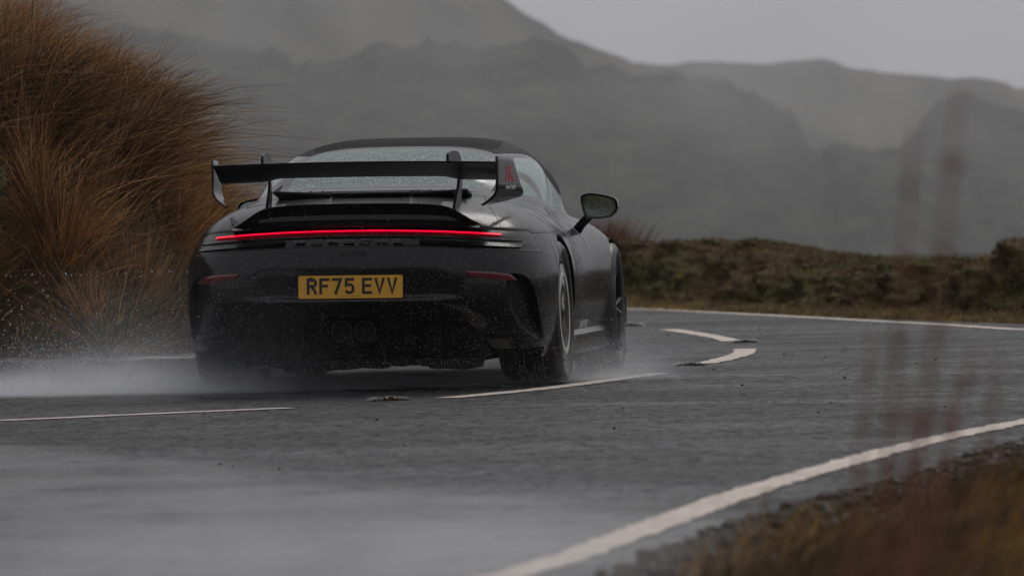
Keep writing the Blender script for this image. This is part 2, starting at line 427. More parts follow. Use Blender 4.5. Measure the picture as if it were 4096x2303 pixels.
# windows : clear pane inside a black border
def window(key, axis, shrink, gm, name):
    me = parts[key]; x, y, z = T(me)
    a, b = clip(me, shrink(x, y, z))
    br = skin('window_border', b, M_gloss, -.001)
    o = skin(name, a, gm, -.001); return o
window('rear_window', 'top', lambda x, y, z: np.minimum(np.minimum(sdpoly(x, y, rwin)-.045, y-.085), .735+.02*(1-(x/.5)**2)-y), M_glass, 'rear_window')
window('windscreen', 'top', lambda x, y, z: sdpoly(x, y, wscr)-.03, M_sideglass, 'windscreen')
for k, nm in (('win_r', 1), ('win_l', -1)):
    me = parts[k]; x, y, z = T(me); d = sdpoly(y, z, swin)
    zc = (z-.89)/.25; yl = .80-.33*zc
    a, b = clip(me, np.minimum(d-.026, np.abs(y-(yl-.11))-.075+0*y)); skin('window_border', b, M_gloss, -.001)
    ya = T(a)[1]; za = T(a)[2]; f = ya-(.80-.33*(za-.89)/.25-.11)
    d1, q1 = clip(a, f); skin('door_window', d1, M_sideglass, -.001); skin('quarter_window', q1, M_sideglass, -.001)
for k in ('vent_r', 'vent_l'):
    v, n, t = parts[k]; d = sdpoly(np.abs(v[:, 0]), v[:, 2], vent_h); dep = sstep(0, .018, d)*.075*sstep(.2, .34, v[:, 2]+.1*0)
    v2 = v.copy(); v2[:, 1] += dep; v2[:, 0] -= np.sign(v[:, 0])*dep*.25
    nn = np.cross(v2[t[:, 1]]-v2[t[:, 0]], v2[t[:, 2]]-v2[t[:, 0]]); vn = np.zeros_like(v2)
    for j in range(3): np.add.at(vn, t[:, j], nn)
    vn /= np.linalg.norm(vn, axis=1)[:, None]+1e-12
    mk('air_outlet', v2, t, M_plast, CAR, normals=vn)
# dark inner shell so shut lines and arches are black inside
def liner():
    for s in (1, -1):
        for (yc, zc, rr, x0, x1) in ((0, .364, .391, .48, .885), (2.457, .343, .371, .48, .87)):
            b = MB(); n = 40; v = []; f = []
            for k in range(n+1):
                w = -.14*math.pi+1.28*math.pi*k/n
                for xx in (x0, x1): v.append((s*xx, yc+rr*math.cos(w), zc+rr*math.sin(w)))
            f = [(2*k, 2*k+1, 2*k+3, 2*k+2) for k in range(n)]
            b.add(v, f); b.add([(s*x0, yc, zc)]+[(s*x0, yc+rr*math.cos(w), zc+rr*math.sin(w)) for w in np.linspace(-.14*math.pi, 1.14*np.pi, 25)], [(0, i, i+1) for i in range(1, 25)])
            b.build('wheel_arch_liner', M_dark, CAR)
liner()
b = MB(); b.box((0, 1.25, .165), (1.15, 4.1, .05)); b.box((0, -.55, .25), (1.0, .7, .2))
for s in (1, -1): b.box((s*.72, 1.23, .2), (.26, 1.7, .09))
b.build('floor_pan', M_dark, CAR)
# side skirts and lower ornaments
for s in (1, -1):
    b = MB(); b.prism([(.85, .135), (.890, .138), (.897, .16), (.889, .235), (.878, .262), (.80, .262)], lambda u, w, k: (s*u, .44+k*1.62, w))
    b.build('side_skirt', M_gloss, CAR, bevel=.004)
    b = MB(); b.box((s*.885, 2.86, .14), (.012, .1, .12)); b.box((s*.85, 2.95, .10), (.07, .3, .012)); b.prism([(2.80, .27), (2.86, .25), (2.88, .38), (2.83, .40)], lambda u, w, k: (s*(.855+.05*k), u, w))
    b.build('front_flick', M_plast, CAR, bevel=.003)
# ducktail spoiler ----------------------------------------------------
lipx = spl([0, .15, .28, .40, .45, .49, .53, .57, .61], [.921, .920, .917, .909, .900, .883, .858, .834, .814])
v = []; nx = 81; rows = None
xs = np.linspace(-.61, .61, nx)
for xx in xs:
    a = abs(xx); zl = float(lipx(a)); q = .095*(a/.70)**2.6
    base = .822-.022*(a/.7)**2.2
    hgt = max(zl-base, .0)
    sec = [(-.30, float(onbody([(xx, -.30, 0)], 'top')[0][2])-.01), (-.50, float(onbody([(xx, -.50, 0)], 'top')[0][2])+.004), (-.75+q, zl-.006-.02*(a/.7)**2), (-.93+q, zl), (-.955+q, zl+.001), (-.962+q, zl-.004), (-.957+q, zl-.012),
           (-.94+q, zl-.25*hgt), (-.925+q, zl-.55*hgt), (-.93+q, base+.012+.1*hgt), (-.955+q, base+.004), (-.99+q, base-.002), (-1.012+q, base-.010), (-.93+q, base-.03)]
    v += [(xx, p, w) for p, w in sec]
m_ = 14; f = [(i*m_+j, i*m_+j+1, (i+1)*m_+j+1, (i+1)*m_+j) for i in range(nx-1) for j in range(m_-1)]
b = MB(); b.add(v, f); b.build('ducktail_spoiler', M_gloss, CAR, auto=28)
# painted ledge strip is part of lid; deck behind window: panel, grilles, ribs
def deckz(xx, yy): return float(onbody([(xx, yy, 0)], 'top')[0][2])
b = MB(); b.box((0, -.20, deckz(0, -.20)-.001), (.90, .12, .016), Matrix.Rotation(R(-9), 3, 'X')); b.build('grille_recess', M_dark, CAR, bevel=.01)
b = MB(); b.box((0, -.36, deckz(0, -.36)+.001), (.40, .16, .016), Matrix.Rotation(R(-9), 3, 'X')); b.build('grille_centre_panel', M_paint, CAR, bevel=.008)
for s in (1, -1):
    b = MB(); b.box((s*.345, -.34, deckz(.3, -.34)+.003), (.285, .18, .02), Matrix.Rotation(R(-8), 3, 'X') @ Matrix.Rotation(R(-s*3), 3, 'Y')); g = b.build('air_intake_grille', M_plast, CAR, bevel=.008)
    for k in range(4):
        b = MB(); b.box((s*(.24+k*.06), -.34, deckz(.3, -.34)+.014), (.008, .15, .010), Matrix.Rotation(R(-8), 3, 'X')); b.build('grille_rib', M_paint, g, bevel=.002)
# light bar -----------------------------------------------------------
def lamp_pt(xx, zz, off):
    a = abs(xx); z0 = zz-.028*(a/.72)**2.2
    p = onbody([(xx, 0, z0)], 'rear')[0]; return Vector((p[0], p[1]-off, p[2]))
def strip(xa, xb, z0, z1, off, name, m, n=60, parent=CAR, thick=.012, tz=0):
    v = []; f = []
    for i in range(n+1):
        xx = xa+(xb-xa)*i/n; a0 = lamp_pt(xx, z0, off); a1 = lamp_pt(xx, z1, off-tz)
        v += [a0, a1, a1+Vector((0, thick, 0)), a0+Vector((0, thick, 0))]
    for i in range(n):
        for k in range(4): f.append((i*4+k, i*4+(k+1) % 4, (i+1)*4+(k+1) % 4, (i+1)*4+k))
    f += [(3, 2, 1, 0), (n*4, n*4+1, n*4+2, n*4+3)]
    b = MB(); b.add(v, f); return b.build(name, m, parent)
strip(-.705, .705, .785, .793, .004-.004, 'light_bar', M_lamp, thick=.01)
strip(-.80, .80, .762, .765, .002, 'light_bar_trim', M_gloss, thick=.02)
for s in (1, -1): strip(s*.33, s*.80, .732, .748, .008, 'reversing_light_strip', M_paint, 30, tz=.014, thick=.02)
# stroke lettering ------------------------------------------------------
def arc(cx, cy, rx, ry, a0, a1, n=10): return [(cx+rx*math.cos(R(a0+(a1-a0)*i/n)), cy+ry*math.sin(R(a0+(a1-a0)*i/n))) for i in range(n+1)]
G = {
 'R': [[(0, 0), (0, 1), (.6, 1)]+arc(.6, .75, .4, .25, 90, -90)+[(0, .5)], [(.5, .5), (1, 0)]],
 'F': [[(0, 0), (0, 1), (1, 1)], [(0, .52), (.8, .52)]], '7': [[(0, 1), (1, 1), (.35, 0)]],
 '5': [[(.95, 1), (.08, 1), (.05, .55), (.5, .62)]+arc(.5, .31, .5, .31, 80, -140, 12)],
 'E': [[(1, 1), (0, 1), (0, 0), (1, 0)], [(0, .52), (.85, .52)]], 'V': [[(0, 1), (.5, 0), (1, 1)]],
 'M': [[(0, 0), (0, 1), (.5, .3), (1, 1), (1, 0)]], 'A': [[(0, 0), (.5, 1), (1, 0)], [(.2, .35), (.8, .35)]],
 'N': [[(0, 0), (0, 1), (1, 0), (1, 1)]], 'T': [[(0, 1), (1, 1)], [(.5, 1), (.5, 0)]], 'H': [[(0, 0), (0, 1)], [(1, 0), (1, 1)], [(0, .5), (1, .5)]],
 'Y': [[(0, 1), (.5, .45), (1, 1)], [(.5, .45), (.5, 0)]],
 'P': [[(0, 0), (0, 1), (1, 1), (1, .45), (0, .45)]], 'O': [[(0, 0), (0, 1), (1, 1), (1, 0), (0, 0), (0, .5)]],
 'S': [[(1, 1), (0, 1), (0, .52), (1, .52), (1, 0), (0, 0)]], 'C': [[(1, 1), (0, 1), (0, 0), (1, 0)]],
 'G': [[(1, 1), (.3, 1), (0, .7), (0, .2), (.2, 0), (1, 0), (1, .5), (.5, .5)]], '3': [[(0, 1), (1, 1), (.5, .55), (1, .45), (.9, 0), (0, 0)]],
 'r': [[(0, 1), (1, 1), (1, .55), (0, .5)], [(0, 1), (0, 0)], [(.5, .5), (1, 0)]],
}
def glyph(ch, x0, y0, w, h, sw, fn, name, m, parent, th=.002, slant=0):
    b = MB(); hw_ = sw/2
    for li, line in enumerate(G[ch]):
        P = [Vector((x0+hw_+u*(w-sw)+slant*v_*h, y0+hw_+v_*(h-sw))) for u, v_ in line]
        Lh = []; Rh = []
        for i, p in enumerate(P):
            t0 = (P[i]-P[i-1]).normalized() if i else (P[1]-P[0]).normalized()
            t1 = (P[i+1]-P[i]).normalized() if i < len(P)-1 else t0
            n0 = Vector((-t0.y, t0.x)); n1 = Vector((-t1.y, t1.x)); mth = (n0+n1)
            if mth.length < .2: mth = n1
            mth.normalize(); k = min(1/max(mth.dot(n1), .4), 1.8)
            q = p
            if i == 0: q = p-t1*hw_*.98
            if i == len(P)-1: q = p+t0*hw_*.98
            Lh.append(q+mth*hw_*k); Rh.append(q-mth*hw_*k)
        e = th*.06*li
        for i in range(len(P)-1):
            quad = [Lh[i], Rh[i], Rh[i+1], Lh[i+1]]
            v = [fn(a.x, a.y, th+e) for a in quad]+[fn(a.x, a.y, 0) for a in quad]
            b.add(v, [(0, 1, 2, 3), (0, 4, 5, 1), (1, 5, 6, 2), (2, 6, 7, 3), (3, 7, 4, 0)])
    return b.build(name, m, parent)
# badges
for i, ch in enumerate('PORSCHE'):
    glyph(ch, -.285+i*.081, .731, .052, .019, .0045, lambda u, w, t: lamp_pt(u, w, .002+t), 'badge_letter', M_badge, CAR, .004)
for i, ch in enumerate('GT3'):
    glyph(ch, -.062+i*.045, .672, .040, .020, .005, lambda u, w, t: Vector(onbody([(u, 0, w)], 'rear')[0])+Vector((0, -.001-t, 0)), 'model_badge_letter', M_char, CAR, .004, .2)
# number plate ------------------------------------------------------------
py = float(onbody([(0, 0, .51)], 'rear')[0][1])+.006
PR = R(-4)
def plate_pt(u, w, t):     # u right, w up, t towards viewer
    return Vector((u, py-.004-t*math.cos(PR)+w*math.sin(-PR), .463+w*math.cos(PR)))
pw, ph = .512, .111
poly = []
for cx, cz, a0 in ((pw/2-.008, ph-.008, 0), (-pw/2+.008, ph-.008, 90), (-pw/2+.008, .008, 180), (pw/2-.008, .008, 270)):
    poly += arc(cx, cz, .008, .008, a0, a0+90, 4)
b = MB(); b.prism(poly, lambda u, w, k: plate_pt(u, w, .004*k)); PL = b.build('number_plate', M_plate, CAR)
cx = -.2145
for ch, gap in zip('RF75EVV', (0, 0, 0, .025, 0, 0, 0)):
    glyph(ch, cx, .020, .050, .079, .0135, lambda u, w, t: plate_pt(u, w, .0045+t), 'plate_character', M_char, PL, .001)
    cx += .050+.0115+gap
b = MB()
cu = bpy.data.curves.new('t', 'FONT'); cu.body = 'Porsche Cars Great Britain Limited'; cu.size = .0068; cu.resolution_u = 1
to = bpy.data.objects.new('t', cu); COL.objects.link(to); bpy.context.view_layer.update()
me = bpy.data.meshes.new_from_object(to.evaluated_get(bpy.context.evaluated_depsgraph_get()))
cc = np.array([v.co[:] for v in me.vertices]); cc[:, 0] -= cc[:, 0].mean()
pv = [plate_pt(c[0]*1.05+.0, c[1]+.009, .0052) for c in cc]
mk('plate_small_print', pv, [tuple(p.vertices) for p in me.polygons], M_char, PL)
mk('plate_small_print', [plate_pt(c[0]*.25+.21, c[1]*.7+.009, .0052) for c in cc], [tuple(p.vertices) for p in me.polygons], M_char, PL)
bpy.data.objects.remove(to)
b = MB(); b.box((0, py+.012, .445), (.80, .02, .012)); b.build('plate_shelf', M_paint, CAR, bevel=.005)
# reflectors
for s in (1, -1):
    xs_r = np.linspace(.555, .785, 24); top_ = np.interp(xs_r, [.555, .70, .76, .785], [.588, .580, .568, .540]); bot_ = np.interp(xs_r, [.555, .575, .62, .775, .785], [.584, .563, .558, .534, .536])
    v = []
    for u, a_, c_ in zip(xs_r, top_, bot_):
        for w, o_ in ((a_, -.006), ((a_*.7+c_*.3), -.009), (c_, -.006), (c_, .01), (a_, .01)):
            p = onbody([(s*u, 0, w)], 'rear')[0]; v.append((p[0], p[1]+o_, p[2]))
    b = MB(); b.add(v, [(i*5+k, i*5+(k+1) % 5, (i+1)*5+(k+1) % 5, (i+1)*5+k) for i in range(23) for k in range(5)]+[(0, 1, 2, 3, 4), (115, 116, 117, 118, 119)]); b.build('rear_reflector', M_red, CAR)
# bumper corner lower fin (lip that catches the light)
for s in (1, -1):
    pts = catmull([(.655, .262), (.72, .262), (.80, .256), (.86, .246), (.895, .236)], 5); v = []
    for u, w in pts:
        p = onbody([(s*u, 0, w)], 'rear')[0]; o_ = .014
        v += [(p[0], p[1]-o_, p[2]), (p[0], p[1]-o_, p[2]-.008), (p[0]*.97, p[1]+.08, p[2]+.012)]
    n = len(pts); f = [(i*3+k, i*3+(k+1) % 3, (i+1)*3+(k+1) % 3, (i+1)*3+k) for i in range(n-1) for k in range(3)]+[(0, 1, 2), (n*3-1, n*3-2, n*3-3)]
    b = MB(); b.add(v, f); b.build('bumper_lip', M_gloss, CAR)
# diffuser -----------------------------------------------------------------
b = MB()
dpoly = [(-.62, .26), (-.55, .345), (-.14, .35), (-.11, .375), (.11, .375), (.14, .35), (.55, .345), (.62, .26), (.60, .16), (-.60, .16)]
b.prism(dpoly, lambda u, w, k: (u, -.90+.35*k-(w-.16)*.15, w)); DF = b.build('diffuser', M_plast, CAR)
for xx in (-.42, -.27, -.13, .13, .27, .42):
    b = MB(); b.prism([(-1.0, .13), (-.72, .125), (-.72, .335), (-.96, .33), (-1.02, .25)], lambda u, w, k: (xx-.005+.01*k, u, w)); b.build('diffuser_fin', M_plast, DF)
b = MB()
random.seed(3); pp = [(-.55, .16)]
xx = -.55
while xx < .58:
    pp.append((xx, .118+random.uniform(-.006, .006)+.012*math.sin(xx*9))); xx += random.uniform(.03, .12); pp.append((xx, pp[-1][1]+random.choice([0, .0, .008, -.006])))
pp += [(.60, .16)]
b.prism(pp, lambda u, w, k: (u, -.99+.3*k, w)); b.build('diffuser_edge', M_plast, DF)
for cxp in (-.058, .058):
    b = MB(); prof = [(0, .050), (.004, .0525), (.012, .0525), (.12, .0525), (.12, .047), (.008, .0475), (0, .050)]
    v = []; n = 40
    for k in range(n):
        w = 2*math.pi*k/n
        for d_, r in prof[:-1]: v.append((cxp+r*math.cos(w), -1.045+d_, .301+r*math.sin(w)))
    m_ = len(prof)-1; f = [(k*m_+i, k*m_+(i+1) % m_, ((k+1) % n)*m_+(i+1) % m_, ((k+1) % n)*m_+i) for k in range(n) for i in range(m_)]
    b.add(v, f); P_ = b.build('exhaust_pipe', M_pipe, CAR, smooth=True)
    b = MB(); b.add([(cxp+.047*math.cos(2*math.pi*k/24), -.99, .301+.047*math.sin(2*math.pi*k/24)) for k in range(24)], [tuple(range(24))]); b.build('exhaust_baffle', M_dark, P_)
# rear wing ------------------------------------------------------------------
wx = np.linspace(-.695, .695, 61); v = []
for xx in wx:
    a = abs(xx); outer = float(sstep(.40, .50, a)); camb = .010*(1-(xx/.7)**2)
    te = 1.112+camb; le = 1.046+camb-.016*outer+.0; ch = .32
    y1_ = -.955; y0_ = y1_+ch
    sec = [(y1_, te+.004), (y1_, te-.006), (y1_+.03, te-.016), (y1_+.10, te-.040), (y1_+.18, le+.004), (y0_-.06, le-.004), (y0_-.012, le+.001), (y0_, le+.012), (y0_-.012, le+.026), (y0_-.08, le+.036), (y1_+.12, te-.016), (y1_+.03, te-.001), (y1_+.006, te+.005)]
    v += [(xx, p, w) for p, w in sec]
m_ = 13; f = [(i*m_+j, i*m_+(j+1) % m_, (i+1)*m_+(j+1) % m_, (i+1)*m_+j) for i in range(60) for j in range(m_)]+[tuple(range(m_))[::-1], tuple(range(60*m_, 61*m_))]
b = MB(); b.add(v, f); b.build('rear_wing_blade', M_carbon, CAR, auto=40)
for s in (1, -1):
    # plate outline in (t along length from rear, z)
    top = [(0, 1.143), (.30, 1.14), (.36, 1.132), (.40, 1.10), (.50, 1.02), (.575, .978), (.59, .966)]
    bot = [(.585, .952), (.55, .945), (.30, .925), (.0, .905)]
    # strip rows from rear to front: for each t, section polyline from the top to the curled foot
    ts = np.linspace(0, .59, 16); v = []; rws = 11
    for t_ in ts:
        zt_ = np.interp(t_, [p[0] for p in top], [p[1] for p in top]); zb_ = np.interp(t_, [0, .30, .55, .59], [.905, .925, .945, .955])
        foot = .075*(1-.55*t_/.59)
        xo = .700+.056*t_/.59
        for k in range(rws):
            u = k/(rws-1); zz = zt_+(zb_-zt_)*u; cur = max(0, (.985-zz)/(.985-.905)); cur = min(cur, 1)
            v.append((s*(xo-foot*cur**1.8), -.955+t_, zz))
    nq = len(ts); f = [(i*rws+k, i*rws+k+1, (i+1)*rws+k+1, (i+1)*rws+k) for i in range(nq-1) for k in range(rws-1)]
    o = mk('wing_endplate', v, f, M_paint, CAR, smooth=True)
    sd = o.modifiers.new('solid', 'SOLIDIFY'); sd.thickness = .008; sd.offset = 0
    if s > 0:
        EPT = lambda u, w, t: Vector((.7000+.056*(u+.955)/.59+.0042+t, u, w))
        sh = .12
        for (u0, z0_, u1, z1_) in ((-.755, 1.018, -.725, 1.094), (-.690, 1.016, -.665, 1.094), (-.640, 1.052, -.60, 1.012)):
            b = MB(); w_ = .0165
            pl = [(u0-w_, z0_), (u0+w_, z0_), (u1+w_, z1_), (u1-w_, z1_)]; b.prism(pl, lambda a, c, k: EPT(a, c, .0012*k)); b.build('decal_stripe', M_logo, o)
        for i, ch in enumerate('MANTHEY'):
            glyph(ch, -.770+i*.0325, .982, .026, .019, .0045, EPT, 'decal_letter', M_silver, o, .001)
    # pylon (swan neck)
    pyl = catmull([(-.78, .88), (-.74, .93), (-.665, .99), (-.63, 1.05), (-.655, 1.10), (-.76, 1.125), (-.90, 1.120), (-.925, 1.135), (-.90, 1.165), (-.74, 1.173), (-.62, 1.155), (-.565, 1.09), (-.575, 1.0), (-.62, .90), (-.68, .87)], 4, True)
    tk = .0065
    b = MB(); b.prism(pyl, lambda u, w, k: (s*(.470+.016*(u+.65)/.35)+(k-.5)*2*tk, u, w)); b.build('wing_pylon', M_carbon, CAR, bevel=.003)
# mirrors --------------------------------------------------------------------
for s in (1, -1):
    cx0, cz0, cy0 = .912, .888, 1.56
    out = catmull([(-.098, .038), (-.088, .060), (-.045, .069), (.03, .059), (.080, .043), (.097, .018), (.094, -.022), (.066, -.054), (.02, -.064), (-.05, -.065), (-.074, -.054), (-.09, -.01)], 5, True)
    rings = [(1.0, 0), (1.0, .05), (.93, .10), (.75, .14), (.45, .165), (.15, .175)]
    v = []; n = len(out)
    for sc, dy in rings: v += [(s*(cx0+u*sc+dy*.0), cy0+dy, cz0+w*sc) for u, w in out]
    f = [(i*n+k, i*n+(k+1) % n, (i+1)*n+(k+1) % n, (i+1)*n+k) for i in range(5) for k in range(n)]+[tuple(range(5*n, 6*n))]
    v += [(s*(cx0+u*.86), cy0+.004, cz0+w*.83) for u, w in out]; f += [(k, (k+1) % n, 6*n+(k+1) % n, 6*n+k) for k in range(n)]
    b = MB(); b.add(v, f); MH = b.build('door_mirror', M_gloss, CAR, auto=50)
    b = MB(); b.add([(s*(cx0+u*.86), cy0+.006-.05*0+u*.04*0, cz0+w*.83) for u, w in out], [tuple(range(n))]); b.build('mirror_glass', M_mirror, MH)
    b = MB(); b.tube([(s*.77, cy0+.10, .745), (s*.805, cy0+.07, .79), (s*.845, cy0+.06, .83), (s*.86, cy0+.07, .86)], [.03, .024, .024, .03], 10); b.build('mirror_arm', M_gloss, MH, smooth=True)
# wheels -----------------------------------------------------------------------
def wheel(s, yc, Rt, wd, xc, rear, camber, steer):
    E = empty('wheel', (s*xc, yc, Rt), CAR); E.rotation_euler = (0, -s*R(camber), R(steer)) 
    hw_ = wd/2; rr = .268 if rear else .256
    sh = .055
    prof = [(-hw_*.80, rr), (-hw_*.93, rr+.02), (-hw_, rr+.05), (-hw_*.97, Rt-.028), (-hw_*.86, Rt-.007), (-hw_*.72, Rt)]
    for g in (-.42, -.15, .15, .42): prof += [(hw_*g-.006, Rt+.0), (hw_*g-.005, Rt-.007), (hw_*g+.005, Rt-.007), (hw_*g+.006, Rt)]
    prof += [(hw_*.72, Rt), (hw_*.86, Rt-.007), (hw_*.97, Rt-.028), (hw_, rr+.05), (hw_*.93, rr+.02), (hw_*.80, rr)]
    b = MB(); b.lathe([(s*x_, r_) for x_, r_ in prof], 72); b.build('tyre', M_tyre, E, auto=40)
    b = MB(); b.lathe([(s*x_, r_) for x_, r_ in [(-hw_*.8, rr-.002), (-hw_*.75, rr-.018), (hw_*.6, rr-.022), (hw_*.84, rr-.016), (hw_*.9, rr-.004), (hw_*.86, rr+.004)]], 64)
    if not rear:
        for k in range(10):
            w = 2*math.pi*(k//2)/5+(.17 if k % 2 else -.17); w0 = 2*math.pi*(k//2)/5+(.05 if k % 2 else -.05)
            p0 = (s*(hw_*.62), .055*math.cos(w0), .055*math.sin(w0)); p1 = (s*hw_*.70, .15*math.cos((w+w0)/2), .15*math.sin((w+w0)/2)); p2 = (s*hw_*.82, (rr-.014)*math.cos(w*1.0), (rr-.014)*math.sin(w))
            b.tube([p0, p1, p2], [.018, .011, .012], 6)
        b.lathe([(s*hw_*.45, .0001), (s*hw_*.78, .0001), (s*hw_*.78, .03), (s*hw_*.7, .06), (s*hw_*.45, .07)], 24)
    b.build('rim', M_rim, E, auto=40)
    b = MB(); b.lathe([(s*hw_*.2, .06), (s*hw_*.2, .19), (s*hw_*.05, .19), (s*hw_*.05, .06)], 40, True); b.build('brake_disc', M_disc, E, auto=40)
    if rear:
        b = MB(); b.lathe([(s*hw_*.94, .0001), (s*hw_*.945, .035), (s*hw_*.90, .05), (s*hw_*.93, .12), (s*hw_*.935, .236), (s*hw_*.90, .243), (s*hw_*.7, .24)], 64); b.build('wheel_disc_cover', M_gloss, E, auto=40)
        for a_, c_ in ((.180, .203), (.207, .2105)):
            b = MB(); b.lathe([(s*(hw_*.935+.0015), a_), (s*(hw_*.937+.0025), a_+.001), (s*(hw_*.937+.0025), c_-.001), (s*(hw_*.935+.0015), c_)], 72); b.build('cover_ring', M_ring, E)
    return E
for s in (1, -1):
    wheel(s, 0, .360, .318, .760, True, 1.6, 0)
    wheel(s, 2.457, .343, .255, .79, False, 1.8, 2.0)
# interior -----------------------------------------------------------------------
for s in (1, -1):
    b = MB(); b.prism(catmull([(-.22, .45), (-.25, .75), (-.19, .95), (-.10, 1.02), (-.09, 1.10), (.09, 1.10), (.10, 1.02), (.19, .95), (.25, .75), (.22, .45)], 3), lambda u, w, k: (s*.37+u, 1.0+.09*k-(w-.45)*.18, w)); b.build('seat_back', M_dark, CAR, bevel=.015)
b = MB(); r_ = .02
b.tube([(-.56, .78, .5), (-.56, .78, 1.0), (-.50, .80, 1.12), (-.40, .82, 1.17), (.40, .82, 1.17), (.50, .80, 1.12), (.56, .78, 1.0), (.56, .78, .5)], r_)
b.tube([(-.50, .78, 1.14), (.45, .45, .95)], r_); b.tube([(.50, .78, 1.14), (-.45, .45, .95)], r_); b.tube([(-.55, .78, .88), (.55, .78, .88)], r_)
b.build('roll_cage', M_dark, CAR)
b = MB(); b.box((0, 1.95, .80), (1.2, .35, .2)); b.build('dashboard', M_dark, CAR, bevel=.03)
b = MB(); b.box((0, .30, .80), (1.1, 1.0, .06)); b.build('rear_shelf', M_dark, CAR)
b = MB(); b.box((0, 1.62, 1.17), (.22, .02, .06)); b.build('rear_view_mirror', M_dark, CAR, bevel=.01)
# door lettering
def door_pt(u, w, t):
    p = onbody([(0, u, w)], 'right')[0]; return Vector((p[0]+.003+t, p[1], p[2]))
xs_ = 1.02
for ch in ('l', 'l', 'k'):
    b = MB(); u0 = xs_; pl = [(u0, .262), (u0+.014, .262), (u0+.02, .30), (u0+.006, .30)] if ch == 'l' else [(u0+.012, .262), (u0+.026, .262), (u0+.014, .280), (u0, .280)]
    b.prism(pl, lambda a, c, k: door_pt(a, c, .001*k)); b.build('decal_stripe', M_silver, CAR); xs_ += .026
for i, ch in enumerate('MANTHEY'):
    glyph(ch, xs_+.01+i*.047, .262, .038, .038, .008, door_pt, 'decal_letter', M_silver, CAR, .001)
# runs of water down the right flank
M_run = mat('water_run', (.55, .56, .60), .3, coat=1)
for pts in ([(.64, .885), (.84, .83), (.98, .70), (1.0, .60)], [(-.2, .80), (-.24, .70), (-.16, .62), (-.12, .52)], [(-.33, .79), (-.36, .66), (-.30, .55)], [(1.5, .80), (1.53, .72), (1.50, .66)], [(-.1, .87), (.06, .80), (.16, .73)], [(-.28, .86), (-.10, .80), (.02, .745)], [(.55, .86), (.66, .78), (.72, .66)]):
    c_ = catmull(pts, 8); b = MB(); w3 = onbody([(0, a, c) for a, c in c_], 'right', .0005)
    b.tube([tuple(q) for q in w3], [.0006+.0013*abs(math.sin(i*.9)) for i in range(len(c_))], 5); b.build('water_run', M_run, CAR)
#CARONLY
exec_rest = True
